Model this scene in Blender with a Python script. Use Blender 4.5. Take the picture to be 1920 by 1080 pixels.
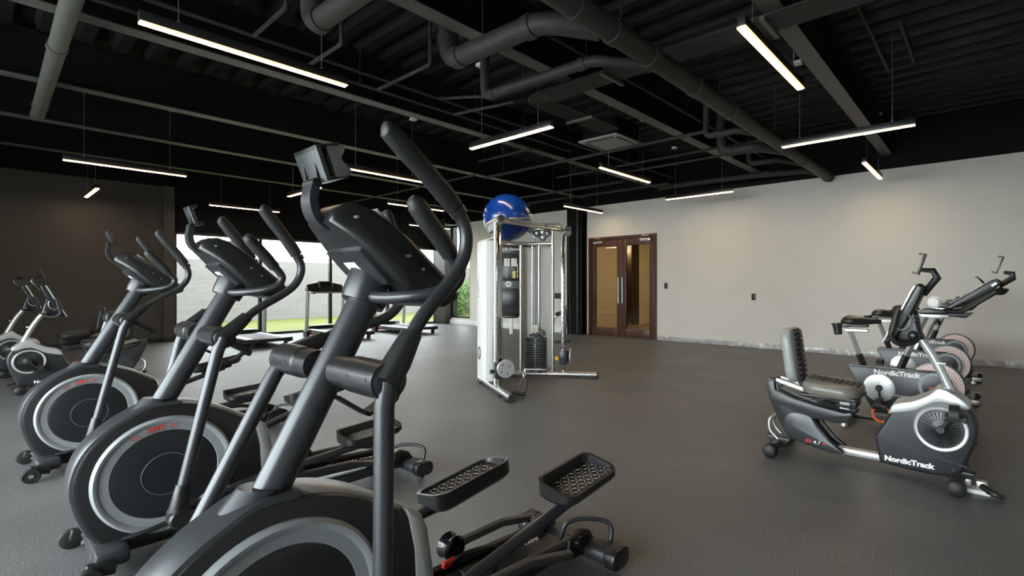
import bpy, bmesh, math, random
from mathutils import Vector, Matrix
random.seed(7)
for _o in list(bpy.data.objects): bpy.data.objects.remove(_o)
SC = bpy.context.scene
COL = SC.collection
PI = math.pi
# ------------------------------------------------------------------ camera
ALPHA = math.radians(39.898)
_c = bpy.data.cameras.new('camera'); CAM = bpy.data.objects.new('camera', _c); COL.objects.link(CAM)
CAM.location = (0, 0, 1.25); CAM.rotation_euler = (PI/2, 0, ALPHA)
_c.sensor_width = 36.0; _c.lens = 36.0*938.91/1920.0
_c.shift_x = -110/1920.0; _c.shift_y = -5/1920.0; _c.clip_start = .02; _c.clip_end = 300
SC.camera = CAM
# ------------------------------------------------------------------ sky
W = bpy.data.worlds.new('sky'); SC.world = W; W.use_nodes = True
_b = W.node_tree.nodes['Background']; _b.inputs[0].default_value = (.90, .96, 1.0, 1); _b.inputs[1].default_value = 14.5
# ------------------------------------------------------------------ exposure
SC.view_settings.view_transform = 'Standard'; SC.view_settings.look = 'None'
SC.view_settings.exposure = 0.60; SC.view_settings.gamma = 1.0
try: SC.view_settings.use_curve_mapping = False
except Exception: pass
LAMP_STRENGTH = 50.0
LAMP_COLOR = (1.0, .77, .51, 1)
# ------------------------------------------------------------------ materials
def mat(name, col, rough=.5, metal=0., var=.0, vscale=8., bump=0., bscale=60., spec=.5, coat=0.):
    m = bpy.data.materials.new(name); m.use_nodes = True
    nt = m.node_tree; p = nt.nodes['Principled BSDF']
    p.inputs['Base Color'].default_value = (*col, 1); p.inputs['Roughness'].default_value = rough
    p.inputs['Metallic'].default_value = metal; p.inputs['Specular IOR Level'].default_value = spec
    if coat: p.inputs['Coat Weight'].default_value = coat
    tc = nt.nodes.new('ShaderNodeTexCoord')
    if var:
        n = nt.nodes.new('ShaderNodeTexNoise'); n.inputs['Scale'].default_value = vscale; n.inputs['Detail'].default_value = 4
        r = nt.nodes.new('ShaderNodeMix'); r.data_type = 'RGBA'
        r.inputs[6].default_value = (*[c*(1-var) for c in col], 1); r.inputs[7].default_value = (*[min(1, c*(1+var)) for c in col], 1)
        nt.links.new(tc.outputs['Object'], n.inputs['Vector']); nt.links.new(n.outputs['Fac'], r.inputs[0]); nt.links.new(r.outputs[2], p.inputs['Base Color'])
    if bump:
        n = nt.nodes.new('ShaderNodeTexNoise'); n.inputs['Scale'].default_value = bscale; n.inputs['Detail'].default_value = 3
        b = nt.nodes.new('ShaderNodeBump'); b.inputs['Strength'].default_value = bump; b.inputs['Distance'].default_value = .004
        nt.links.new(tc.outputs['Object'], n.inputs['Vector']); nt.links.new(n.outputs['Fac'], b.inputs['Height']); nt.links.new(b.outputs['Normal'], p.inputs['Normal'])
    return m
def emat(name, col, s):
    m = bpy.data.materials.new(name); m.use_nodes = True; nt = m.node_tree
    p = nt.nodes['Principled BSDF']; p.inputs['Base Color'].default_value = (.8, .8, .8, 1)
    p.inputs['Emission Color'].default_value = col; p.inputs['Emission Strength'].default_value = s
    return m
def glassmat(name, tint=(1, 1, 1), refl=.06):
    m = bpy.data.materials.new(name); m.use_nodes = True; nt = m.node_tree
    for n in list(nt.nodes): nt.nodes.remove(n)
    o = nt.nodes.new('ShaderNodeOutputMaterial'); t = nt.nodes.new('ShaderNodeBsdfTransparent'); t.inputs[0].default_value = (*tint, 1)
    g = nt.nodes.new('ShaderNodeBsdfGlossy'); g.inputs['Roughness'].default_value = .01
    f = nt.nodes.new('ShaderNodeLayerWeight'); f.inputs[0].default_value = .25
    a = nt.nodes.new('ShaderNodeMath'); a.operation = 'MULTIPLY_ADD'; a.inputs[1].default_value = .5; a.inputs[2].default_value = refl
    x = nt.nodes.new('ShaderNodeMixShader')
    nt.links.new(f.outputs['Fresnel'], a.inputs[0]); nt.links.new(a.outputs[0], x.inputs[0]); nt.links.new(t.outputs[0], x.inputs[1]); nt.links.new(g.outputs[0], x.inputs[2]); nt.links.new(x.outputs[0], o.inputs[0])
    return m
def floor_mat():
    m = mat('rubber_floor', (.06, .06, .06), .5); nt = m.node_tree; p = nt.nodes['Principled BSDF']; tc = nt.nodes.new('ShaderNodeTexCoord')
    def noise(sc, det):
        n = nt.nodes.new('ShaderNodeTexNoise'); n.inputs['Scale'].default_value = sc; n.inputs['Detail'].default_value = det
        nt.links.new(tc.outputs['Object'], n.inputs['Vector']); return n
    a = noise(1.1, 5); b = noise(170, 2); c = noise(70, 3)
    r = nt.nodes.new('ShaderNodeValToRGB'); r.color_ramp.elements[0].color = (.088, .089, .092, 1); r.color_ramp.elements[0].position = .3
    r.color_ramp.elements[1].color = (.128, .1275, .127, 1); r.color_ramp.elements[1].position = .7
    nt.links.new(a.outputs['Fac'], r.inputs[0])
    s = nt.nodes.new('ShaderNodeValToRGB'); s.color_ramp.elements[0].position = .45; s.color_ramp.elements[0].color = (.62, .62, .62, 1)
    s.color_ramp.elements[1].position = .72; s.color_ramp.elements[1].color = (2.2, 2.2, 2.2, 1); nt.links.new(b.outputs['Fac'], s.inputs[0])
    x = nt.nodes.new('ShaderNodeMix'); x.data_type = 'RGBA'; x.blend_type = 'MULTIPLY'; x.inputs[0].default_value = 1
    nt.links.new(r.outputs[0], x.inputs[6]); nt.links.new(s.outputs[0], x.inputs[7]); nt.links.new(x.outputs[2], p.inputs['Base Color'])
    q = nt.nodes.new('ShaderNodeMapRange'); q.inputs[1].default_value = .3; q.inputs[2].default_value = .7; q.inputs[3].default_value = .40; q.inputs[4].default_value = .56
    nt.links.new(c.outputs['Fac'], q.inputs[0]); nt.links.new(q.outputs[0], p.inputs['Roughness'])
    bu = nt.nodes.new('ShaderNodeBump'); bu.inputs['Strength'].default_value = .5; bu.inputs['Distance'].default_value = .002
    nt.links.new(b.outputs['Fac'], bu.inputs['Height']); nt.links.new(bu.outputs['Normal'], p.inputs['Normal'])
    return m
def board_concrete(name, col):      # board-formed concrete: courses in the y-z plane
    m = mat(name, col, .8); nt = m.node_tree; p = nt.nodes['Principled BSDF']; tc = nt.nodes.new('ShaderNodeTexCoord')
    s = nt.nodes.new('ShaderNodeSeparateXYZ'); c = nt.nodes.new('ShaderNodeCombineXYZ'); b = nt.nodes.new('ShaderNodeTexBrick')
    nt.links.new(tc.outputs['Object'], s.inputs[0]); nt.links.new(s.outputs[1], c.inputs[0]); nt.links.new(s.outputs[2], c.inputs[1]); nt.links.new(c.outputs[0], b.inputs['Vector'])
    k = lambda f: (*[x*f for x in col], 1)
    b.inputs['Color1'].default_value = k(1.05); b.inputs['Color2'].default_value = k(.93); b.inputs['Mortar'].default_value = k(.72)
    b.inputs['Scale'].default_value = 1; b.inputs['Mortar Size'].default_value = .009; b.inputs['Mortar Smooth'].default_value = .4; b.inputs['Brick Width'].default_value = 2.4; b.inputs['Row Height'].default_value = .145
    nt.links.new(b.outputs['Color'], p.inputs['Base Color'])
    return m
def marble_mat():
    m = mat('grey_marble', (.36, .36, .36), .3); nt = m.node_tree; p = nt.nodes['Principled BSDF']; tc = nt.nodes.new('ShaderNodeTexCoord')
    n = nt.nodes.new('ShaderNodeTexNoise'); n.inputs['Scale'].default_value = 3; n.inputs['Detail'].default_value = 8; n.inputs['Distortion'].default_value = 1.5
    r = nt.nodes.new('ShaderNodeValToRGB'); e = r.color_ramp.elements; e[0].position = .35; e[0].color = (.27, .27, .27, 1); e[1].position = .58; e[1].color = (.40, .40, .39, 1)
    k = e.new(.62); k.color = (.75, .75, .73, 1); k2 = e.new(.65); k2.color = (.38, .38, .37, 1)
    nt.links.new(tc.outputs['Object'], n.inputs['Vector']); nt.links.new(n.outputs['Fac'], r.inputs[0]); nt.links.new(r.outputs[0], p.inputs['Base Color'])
    return m
M = {}
M['floor'] = floor_mat()
M['wall_beige'] = mat('beige_plaster', (.57, .547, .50), .75, var=.08, vscale=1.2, bump=.15, bscale=25)
M['wall_dark'] = mat('charcoal_plaster', (.058, .052, .043), .6, var=.2, vscale=1.5, spec=.25)
M['black_paint'] = mat('black_paint', (.0045, .0045, .0045), .7, spec=.12)
M['deck'] = mat('deck_paint', (.0095, .0092, .009), .6, var=.25, vscale=3, spec=.18)
M['steel_and_lit_flange'] = mat('grey_steel_and_lit_flange', (.082, .081, .070), .5, var=.12, vscale=5)  # own grey of pipe and brackets; on flanges it stands for bounced light
M['pipe'] = mat('pipe_paint', (.032, .030, .027), .55, var=.2, vscale=6, spec=.25)
M['frame_black'] = mat('black_aluminium', (.012, .012, .013), .35)
M['glass'] = glassmat('solar_glass', (.66, .67, .665), .03)
M['clear_glass'] = glassmat('clear_glass', (.95, .97, .96), .03)
M['door_glass'] = glassmat('door_glass', (.9, .9, .88), .05)
M['marble'] = marble_mat()
M['wood'] = mat('dark_red_wood', (.062, .024, .014), .38, var=.3, vscale=14)
M['plastic'] = mat('black_plastic', (.0105, .0105, .011), .34, bump=.08, bscale=300)
M['plastic_gloss'] = mat('gloss_black_plastic', (.010, .010, .011), .16)
M['rubber'] = mat('black_rubber', (.009, .009, .009), .55)
M['charcoal'] = mat('charcoal_metallic', (.046, .049, .054), .33, .4)
M['charcoal2'] = mat('charcoal_satin', (.026, .0275, .030), .34, .25)
M['grey_cover'] = mat('light_grey_cover', (.30, .30, .285), .38, .2)
M['ring_grey'] = mat('ring_grey', (.26, .275, .285), .40, .2)
M['disc_dark'] = mat('disc_dark', (.012, .013, .0145), .32)
M['silver'] = mat('silver_paint', (.52, .53, .53), .30, .55)
M['chrome'] = mat('chrome', (.78, .78, .77), .12, 1.)
M['alu'] = mat('brushed_aluminium', (.55, .55, .53), .32, .85)
M['panel_grey'] = mat('light_grey_panel', (.52, .52, .50), .42)
M['white'] = mat('white_enamel', (.72, .73, .70), .35)
M['white_text'] = mat('white_print', (.80, .80, .80), .5)
M['red'] = mat('red_plastic', (.72, .03, .02), .4)
M['orange'] = mat('orange_plastic', (.85, .16, .05), .45)
M['yellow'] = mat('yellow_plastic', (.85, .48, .03), .4)
M['yellow_print'] = mat('yellow_print', (.75, .70, .10), .5)
M['ball_blue'] = mat('blue_vinyl', (.004, .035, .22), .22, coat=.3)
M['vinyl'] = mat('taupe_vinyl', (.16, .15, .13), .36, bump=.05, bscale=200)
M['vinyl_grey'] = mat('grey_vinyl', (.27, .28, .27), .34)
M['mesh_black'] = mat('black_pleated_fabric', (.022, .022, .020), .6, bump=.3, bscale=400)
M['wheel_pink'] = mat('flywheel_print', (.78, .66, .62), .5)
M['slot_red'] = mat('flywheel_slot_red', (.42, .03, .03), .5)
M['slot_black'] = mat('flywheel_slot_black', (.015, .012, .012), .5)
M['towel'] = mat('white_towel', (.80, .79, .76), .9, bump=.6, bscale=120)
M['film'] = mat('clear_plastic_film', (.10, .10, .10), .06, 0., var=.4, vscale=12, bump=.35, bscale=28, coat=1.)
M['belt'] = mat('treadmill_belt', (.03, .03, .03), .6, bump=.2, bscale=300)
M['tread_silver'] = mat('treadmill_rail', (.62, .63, .63), .4, .3)
M['cable'] = mat('black_cable', (.012, .012, .012), .5)
M['lawn'] = mat('artificial_turf', (.082, .094, .0058), .9, var=.35, vscale=9)
M['hedge'] = mat('hedge_leaf', (.10, .20, .03), .6, var=.6, vscale=7)
M['outer_wall'] = board_concrete('board_formed_white_concrete', (.200, .188, .184))
M['lobby_wall'] = mat('lobby_plaster', (.62, .54, .41), .7)
M['lobby_floor'] = mat('lobby_stone', (.22, .16, .10), .35, var=.6, vscale=18)
M['dark_wood'] = mat('dark_panel', (.028, .016, .011), .4)
M['lamp'] = emat('lamp_diffuser', LAMP_COLOR, LAMP_STRENGTH)
M['halo_glow'] = emat('lamp_halo_glow', (1, .50, .16, 1), 1.4)  # warm emission imitating the halo around the lamps
M['lobby_lamp'] = emat('lobby_lamp_diffuser', (1, .78, .46, 1), 36.)
M['wire'] = mat('steel_wire', (.35, .35, .34), .35, .8)
# ------------------------------------------------------------------ mesh helpers
def V(*a): return Vector(a)
def cr(pts, k=6, closed=False):
    P = [Vector(p) for p in pts]; n = len(P); out = []
    rng = range(n) if closed else range(n-1)
    for i in rng:
        if closed: a, b, c, d = P[(i-1) % n], P[i], P[(i+1) % n], P[(i+2) % n]
        else: a, b, c, d = P[max(i-1, 0)], P[i], P[i+1], P[min(i+2, n-1)]
        for j in range(k):
            t = j/k
            out.append(.5*((2*b)+(-a+c)*t+(2*a-5*b+4*c-d)*t*t+(-a+3*b-3*c+d)*t**3))
    if not closed: out.append(P[-1])
    return out
def basis(d, up=(0, 0, 1)):
    d = Vector(d).normalized(); u = Vector(up)
    if abs(d.dot(u)) > .98: u = Vector((1, 0, 0)) if abs(d.x) < .9 else Vector((0, 1, 0))
    s = d.cross(u).normalized(); return s, s.cross(d).normalized(), d
class MB:
    def __init__(s): s.v = []; s.f = []
    def add(s, vs, fs):
        n = len(s.v); s.v += [tuple(x) for x in vs]; s.f += [tuple(i+n for i in f) for f in fs]; return s
    def bm(s, bm):
        bm.verts.ensure_lookup_table(); bm.verts.index_update()
        s.add([v.co for v in bm.verts], [[v.index for v in f.verts] for f in bm.faces]); bm.free(); return s
    def box(s, c, d, rot=None, bev=0., seg=2):
        bm = bmesh.new(); bmesh.ops.create_cube(bm, size=1)
        bmesh.ops.scale(bm, vec=d, verts=bm.verts)
        if bev: bmesh.ops.bevel(bm, geom=bm.edges[:], offset=min(bev, min(d)*.49), segments=seg, affect='EDGES', profile=.5)
        m = Matrix.Translation(c)
        if rot is not None: m = m @ (rot if isinstance(rot, Matrix) else Matrix.Rotation(rot, 4, 'Z'))
        bmesh.ops.transform(bm, matrix=m, verts=bm.verts); return s.bm(bm)
    def prism(s, pts, a, b, axis='x', bev=0., seg=2):
        f = {'x': lambda p, t: (t, p[0], p[1]), 'y': lambda p, t: (p[0], t, p[1]), 'z': lambda p, t: (p[0], p[1], t)}[axis]
        bm = bmesh.new(); A = [bm.verts.new(f(p, a)) for p in pts]; B = [bm.verts.new(f(p, b)) for p in pts]; n = len(pts)
        bm.faces.new(A); bm.faces.new(B[::-1])
        for i in range(n): bm.faces.new((A[i], B[i], B[(i+1) % n], A[(i+1) % n]))
        bmesh.ops.recalc_face_normals(bm, faces=bm.faces[:])
        if bev:
            es = [e for e in bm.edges if (e.verts[0] in A) == (e.verts[1] in A)]
            bmesh.ops.bevel(bm, geom=es, offset=bev, segments=seg, affect='EDGES', profile=.5, clamp_overlap=True)
        return s.bm(bm)
    def tube(s, pts, r, n=10, r2=None, up=(0, 0, 1), caps=True, closed=False):
        P = [Vector(p) for p in pts]; m = len(P)
        R = list(r) if isinstance(r, (list, tuple)) else [r]*m
        if len(R) != m: R = [R[min(int(i/(m-1)*(len(R)-1)), len(R)-2)]*(1-(i/(m-1)*(len(R)-1)-min(int(i/(m-1)*(len(R)-1)), len(R)-2)))+R[min(int(i/(m-1)*(len(R)-1)), len(R)-2)+1]*(i/(m-1)*(len(R)-1)-min(int(i/(m-1)*(len(R)-1)), len(R)-2)) for i in range(m)]
        q = 1. if r2 is None else r2
        T = []
        for i in range(m):
            if closed: T.append((P[(i+1) % m]-P[i-1]).normalized())
            else: T.append((P[min(i+1, m-1)]-P[max(i-1, 0)]).normalized())
        x, y, _ = basis(T[0], up); vs = []
        for i in range(m):
            if i:
                ax = T[i-1].cross(T[i])
                if ax.length > 1e-7:
                    rm = Matrix.Rotation(T[i-1].angle(T[i]), 3, ax); x = rm @ x; y = rm @ y
            for j in range(n):
                a = 2*PI*j/n; vs.append(P[i]+x*(math.cos(a)*R[i])+y*(math.sin(a)*R[i]*q))
        fs = []
        for i in range(m if closed else m-1):
            for j in range(n):
                k = (i+1) % m; fs.append((i*n+j, i*n+(j+1) % n, k*n+(j+1) % n, k*n+j))
        if caps and not closed: fs.append(tuple(range(n))[::-1]); fs.append(tuple((m-1)*n+j for j in range(n)))
        return s.add(vs, fs)
    def cyl(s, a, b, r, r1=None, n=16, caps=True): return s.tube([a, b], [r, r if r1 is None else r1], n, caps=caps)
    def lathe(s, prof, c, ax=(0, 0, 1), n=32, ph=0., caps=True):
        x, y, d = basis(ax); c = Vector(c); vs = []; m = len(prof)
        for r, h in prof:
            for j in range(n):
                a = 2*PI*j/n+ph; vs.append(c+d*h+x*(math.cos(a)*r)+y*(math.sin(a)*r))
        fs = [(i*n+j, i*n+(j+1) % n, (i+1)*n+(j+1) % n, (i+1)*n+j) for i in range(m-1) for j in range(n)]
        if caps and prof[0][0] > 1e-6: fs.append(tuple(range(n))[::-1])
        if caps and prof[-1][0] > 1e-6: fs.append(tuple((m-1)*n+j for j in range(n)))
        return s.add(vs, fs)
    def ball(s, c, r, sc=(1, 1, 1), n=20, m=12):
        vs = []; fs = []; c = Vector(c)
        for i in range(m+1):
            t = PI*i/m
            for j in range(n):
                a = 2*PI*j/n; vs.append(c+Vector((math.sin(t)*math.cos(a)*r*sc[0], math.sin(t)*math.sin(a)*r*sc[1], math.cos(t)*r*sc[2])))
        for i in range(m):
            for j in range(n): fs.append((i*n+j, (i+1)*n+j, (i+1)*n+(j+1) % n, i*n+(j+1) % n))
        return s.add(vs, fs)
    def loft(s, rings, caps=True):
        n = len(rings[0]); vs = [p for r in rings for p in r]
        fs = [(i*n+j, i*n+(j+1) % n, (i+1)*n+(j+1) % n, (i+1)*n+j) for i in range(len(rings)-1) for j in range(n)]
        if caps: fs.append(tuple(range(n))[::-1]); fs.append(tuple((len(rings)-1)*n+j for j in range(n)))
        return s.add(vs, fs)
    def build(s, name, m, parent=None, off=(0, 0, 0), smooth=True, ang=38, xf=None):
        me = bpy.data.meshes.new(name)
        o3 = Vector(off); vs = [Vector(v) for v in s.v]
        if xf is not None: vs = [xf @ v for v in vs]
        me.from_pydata([v+o3 for v in vs], [], s.f); me.validate(clean_customdata=False)
        b = bmesh.new(); b.from_mesh(me); bmesh.ops.remove_doubles(b, verts=b.verts[:], dist=1e-6); bmesh.ops.recalc_face_normals(b, faces=b.faces[:]); b.to_mesh(me); b.free()
        me.materials.append(M[m] if isinstance(m, str) else m)
        if smooth:
            me.polygons.foreach_set('use_smooth', [True]*len(me.polygons)); me.set_sharp_from_angle(angle=math.radians(ang))
        o = bpy.data.objects.new(name, me); COL.objects.link(o)
        if parent: o.parent = parent
        return o
def tag(o, label, cat, group=None):
    o['label'] = label; o['category'] = cat
    if group: o['group'] = group
    return o
def struct(o, label=None):
    o['kind'] = 'structure'
    if label: o['label'] = label
    return o
def thing(name, label, cat, loc=(0, 0, 0), rz=0., group=None):
    o = bpy.data.objects.new(name, None); COL.objects.link(o); o.empty_display_size = .1
    o.location = loc; o.rotation_euler = (0, 0, rz); return tag(o, label, cat, group)
def sempty(name, label=None, loc=(0, 0, 0)):
    o = bpy.data.objects.new(name, None); COL.objects.link(o); o.location = loc; return struct(o, label)
def kids(o): return [c for c in bpy.data.objects if c.parent == o]
def dup(o, loc=None, rz=None, label=None, parent=None):
    c = o.copy(); COL.objects.link(c)
    if parent is not None: c.parent = parent
    if loc is not None: c.location = loc
    if rz is not None: c.rotation_euler = (0, 0, rz)
    if label: c['label'] = label
    for ch in kids(o): dup(ch, parent=c)
    return c
_TX = {}
def text(name, s, h, m, parent, loc, right, up, bold=.0, shear=0., off=(0, 0, 0), width=None, depth=.0008, align='CENTER'):
    key = (s, bold, shear, align)
    if key not in _TX:
        cu = bpy.data.curves.new('t', 'FONT'); cu.body = s; cu.size = 1; cu.offset = bold; cu.shear = shear; cu.extrude = .0; cu.align_x = align; cu.align_y = 'CENTER'; cu.resolution_u = 3
        to = bpy.data.objects.new('t', cu); COL.objects.link(to); bpy.context.view_layer.update()
        me = bpy.data.meshes.new_from_object(to.evaluated_get(bpy.context.evaluated_depsgraph_get()))
        _TX[key] = ([tuple(v.co) for v in me.vertices], [tuple(p.vertices) for p in me.polygons])
        bpy.data.objects.remove(to); bpy.data.meshes.remove(me)
    vs, fs = _TX[key]; R = Vector(right).normalized(); U = Vector(up).normalized(); N = R.cross(U).normalized(); L = Vector(loc)
    ys = [v[1] for v in vs]; xs = [v[0] for v in vs]; sy = h/(max(ys)-min(ys)); sx = sy if width is None else width/(max(xs)-min(xs)); cy = (max(ys)+min(ys))/2
    b = MB(); b.add([L+R*(v[0]*sx)+U*((v[1]-cy)*sy)+N*depth for v in vs], fs)
    return b.build(name, m, parent, off, smooth=False)
def rrect(w, h, r, n=5, cx=0, cy=0):
    out = []
    for qx, qy, a0 in ((1, 1, 0), (-1, 1, PI/2), (-1, -1, PI), (1, -1, 3*PI/2)):
        for i in range(n+1):
            a = a0+PI/2*i/n; out.append((cx+qx*(w/2-r)+r*math.cos(a), cy+qy*(h/2-r)+r*math.sin(a)))
    return out
# ================================================================== setting
X0, X1, Y0, Y1 = -14.0, 3.0, -3.0, 10.05
ZB, ZD = 3.48, 4.0
def boxes(name, m, L, parent=None, bev=0.):
    b = MB()
    for x0, x1, y0, y1, z0, z1 in L: b.box(((x0+x1)/2, (y0+y1)/2, (z0+z1)/2), (x1-x0, y1-y0, z1-z0), bev=bev)
    return b.build(name, m, parent, smooth=bool(bev))
struct(boxes('floor', 'floor', [(X0-.2, X1+.2, Y0-.2, Y1+.2, -.12, 0)]), 'dark grey speckled rubber gym floor')
# corrugated deck
ceil = MB(); prof = []; y = Y0-.2
while y < Y1+.2:
    prof += [(y, ZD), (y+.115, ZD), (y+.15, ZD+.075), (y+.27, ZD+.075)]; y += .305
prof.append((y, ZD)); n = len(prof)
vs = [(X0-.2, a, b) for a, b in prof]+[(X1+.2, a, b) for a, b in prof]
fs = [(i, i+1, n+i+1, n+i) for i in range(n-1)]; ceil.add(vs, fs)
ceil.box(((X0+X1)/2, (Y0+Y1)/2, ZD+.2), (X1-X0+.4, Y1-Y0+.4, .12))
CEIL = struct(ceil.build('ceiling', 'deck', smooth=False), 'black corrugated metal deck ceiling')
def ibeam(x, y0, y1, fw=.16, t=.016, zb=ZB, zt=ZD-.005):
    w = .006
    return MB().prism([(x-fw/2, zb), (x+fw/2, zb), (x+fw/2, zb+t), (x+w, zb+t), (x+w, zt-t), (x+fw/2, zt-t), (x+fw/2, zt), (x-fw/2, zt), (x-fw/2, zt-t), (x-w, zt-t), (x-w, zb+t), (x-fw/2, zb+t)], y0, y1, 'y')
for x in (-1.34, -3.52, -5.78, -7.93, -9.80, -11.85, .85): _w = ibeam(x, Y0, Y1-.01).build('beam', 'black_paint', CEIL, smooth=False); MB().box((x, (Y0+Y1)/2, ZB-.004), (.162, Y1-Y0-.03, .010)).build('lit_flange', 'steel_and_lit_flange', _w, smooth=False)  # lighter sheet paints floor bounce onto the beam underside; beam paint is dark
# right (far) wall, with door and corner window openings
DX0, DX1, DZ = -7.80, -5.83, 2.445
WX0, WX1 = -13.49, -12.54
struct(boxes('wall_right', 'wall_beige', [(-13.49, -12.54, Y1, Y1+.2, 0, .2), (-12.54, DX0, Y1, Y1+.2, 0, 3.24), (DX0, DX1, Y1, Y1+.2, DZ, 3.24), (DX1, X1+.2, Y1, Y1+.2, 0, 3.24)]), 'long beige plaster wall with the wooden double door')
struct(boxes('trim_1', 'black_paint', [(X0, X1+.2, Y1-.03, Y1+.2, 3.24, ZD+.15)]), 'black painted band above the beige wall')
c = sempty('steel_column', 'dark steel column left of the wooden door', (-8.11, 9.95, 0))
MB().prism([(-.25, -.1), (.25, -.1), (.25, -.085), (.012, -.085), (.012, .085), (.25, .085), (.25, .1), (-.25, .1), (-.25, .085), (-.012, .085), (-.012, -.085), (-.25, -.085)], 0, 3.3, 'z').build('profile', 'black_paint', c, smooth=False)
MB().box((.09, -.102, 1.65), (.012, .004, 3.28)).build('edge_trim', 'alu', c, smooth=False)
struct(boxes('corner_column', 'frame_black', [(-14.05, -13.5, 9.8, 10.3, 0, 3.4)]), 'black column in the glazed corner')
# baseboards
bb = sempty('baseboard_right', 'grey marble baseboard along the beige wall')
x = DX1+.01
while x < X1-.1:
    w = min(1.2, X1-x); MB().box((x+w/2, Y1-.008, .05), (w-.004, .016, .1), bev=.002).build('tile', 'marble', bb); x += w
bb = sempty('baseboard_corner', 'pale curb under the corner window')
for a, b_ in ((-13.5, -12.2), (-12.2, -10.3), (-10.3, -8.4)):
    MB().box(((a+b_)/2, Y1-.03, .07), (b_-a-.004, .06, .14), bev=.004).build('tile', 'white', bb)
# left (window side) wall
struct(boxes('wall_left', 'wall_dark', [(X0-.2, X0, Y0-.2, 2.72, 0, 3.43)]), 'charcoal plaster wall left of the glazing')
struct(boxes('trim_2', 'black_paint', [(X0-.2, X0+.02, Y0-.2, 2.95, 3.43, ZD+.15), (X0-.2, X0+.02, 2.88, 10.3, 2.465, ZD+.15)]), 'black band above the glazing and charcoal wall')
struct(boxes('wall_pier', M['wall_dark'], [(X0-.2, X0+.1, 2.70, 2.90, 0, 3.43)]), 'narrow charcoal pier beside the glazing')
struct(boxes('baseboard_left', 'frame_black', [(X0, X0+.02, Y0, 2.68, 0, .1), (X0, X0+.115, 2.69, 2.91, 0, .1)]), 'dark baseboard of the charcoal wall')
def glazing(name, label, axis, c, lo, hi, z0, z1, posts, fw=.06, dep=.09, gm='glass'):
    g = sempty(name, label); P = lambda t, d, z: (c+d, t, z) if axis == 'y' else (t, c+d, z)
    S = lambda w, h: (dep, w, h) if axis == 'y' else (w, dep, h)
    fr = MB()
    fr.box(P((lo+hi)/2, 0, z0+fw/2), S(hi-lo, fw)); fr.box(P((lo+hi)/2, 0, z1-fw/2), S(hi-lo, fw))
    for t in (lo+fw/2, hi-fw/2): fr.box(P(t, 0, (z0+z1)/2), S(fw, z1-z0))
    fr.build('window_frame', 'frame_black', g, smooth=False)
    ts = [lo]+list(posts)+[hi]
    for t in posts: MB().box(P(t, 0, (z0+z1)/2), S(fw*1.15, z1-z0-2*fw)).build('mullion', 'frame_black', g, smooth=False)
    for a, b in zip(ts, ts[1:]):
        s_ = S(b-a-fw, z1-z0-2*fw); s_ = (.008, s_[1], s_[2]) if axis == 'y' else (s_[0], .008, s_[2])
        MB().box(P((a+b)/2, 0, (z0+z1)/2), s_).build('pane', gm, g, smooth=False)
    return g
glazing('window_1', 'floor-to-head glazing looking onto the lawn', 'y', X0-.08, 2.90, 9.86, 0, 2.465, [4.65, 6.40, 8.13])
glazing('window_2', 'narrow tall window in the corner of the beige wall', 'x', Y1+.08, WX0, WX1, .2, 3.2, [])
# wall behind the camera, glazed over most of its length, and the side wall
struct(boxes('wall_back', 'wall_beige', [(X0-.2, -8, Y0-.2, Y0, 0, 3.24), (.3, X1+.2, Y0-.2, Y0, 0, 3.24)]), 'ends of the glazed wall behind the ellipticals')
struct(boxes('trim_3', 'black_paint', [(X0, X1+.2, Y0-.2, Y0, 3.1, ZD+.15)]), 'black band above the rear glazing')
glazing('window_3', 'long glazing behind the ellipticals', 'x', Y0-.08, -8, .3, 0, 3.1, [-6.3, -4.65, -3.0, -1.35], gm='clear_glass')
struct(boxes('wall_side', 'wall_beige', [(X1, X1+.2, Y0-.2, Y1+.2, 0, ZD+.15)]), 'plain beige side wall by the bikes')
# ------------------------------------------------------------------ double door and lobby behind it
D = sempty('door_1', 'dark red wooden double door with tall glass panes', (0, 0, 0))
fr = MB(); t = .07
fr.box((DX0+t/2, Y1+.06, DZ/2), (t, .16, DZ)); fr.box((DX1-t/2, Y1+.06, DZ/2), (t, .16, DZ)); fr.box(((DX0+DX1)/2, Y1+.06, DZ-t/2), (DX1-DX0-2*t, .16, t))
fr.build('door_frame', 'wood', D, smooth=False)
mid = (DX0+DX1)/2
for i, (a, b) in enumerate(((DX0+t+.004, mid-.003), (mid+.003, DX1-t-.004))):
    w = .135; y = Y1+.035; zt = DZ-t-.005; lf = MB()
    lf.box((a+w/2, y, zt/2+.005), (w, .045, zt-.01), bev=.004); lf.box((b-w/2, y, zt/2+.005), (w, .045, zt-.01), bev=.004)
    lf.box(((a+b)/2, y, .01+.1), (b-a-2*w, .045, .2), bev=.004); lf.box(((a+b)/2, y, zt-.08), (b-a-2*w, .045, .16), bev=.004)
    leaf = lf.build('door_leaf', 'wood', D)
    MB().box(((a+b)/2, y, (zt-.16+.21)/2), (b-a-2*w+.01, .01, zt-.16-.21+.01)).build('pane', 'door_glass', leaf, smooth=False)
    hx = b-.055 if i == 0 else a+.055; h = MB(); h.cyl((hx, y-.075, .82), (hx, y-.075, 1.44), .013)
    for z in (.92, 1.34): h.cyl((hx, y-.075, z), (hx, y-.02, z), .01)
    h.build('handle', 'alu', leaf)
    cx = a+.2 if i == 0 else b-.25; k = MB(); k.box((cx+.02, y-.05, zt-.05), (.28, .05, .065), bev=.006)
    k.box((cx+.05, y-.055, zt+.045), (.2, .02, .012), rot=.15); k.box((cx-.04, y-.045, zt+.055), (.03, .05, .03))
    k.build('door_closer', 'alu', leaf)
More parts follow.
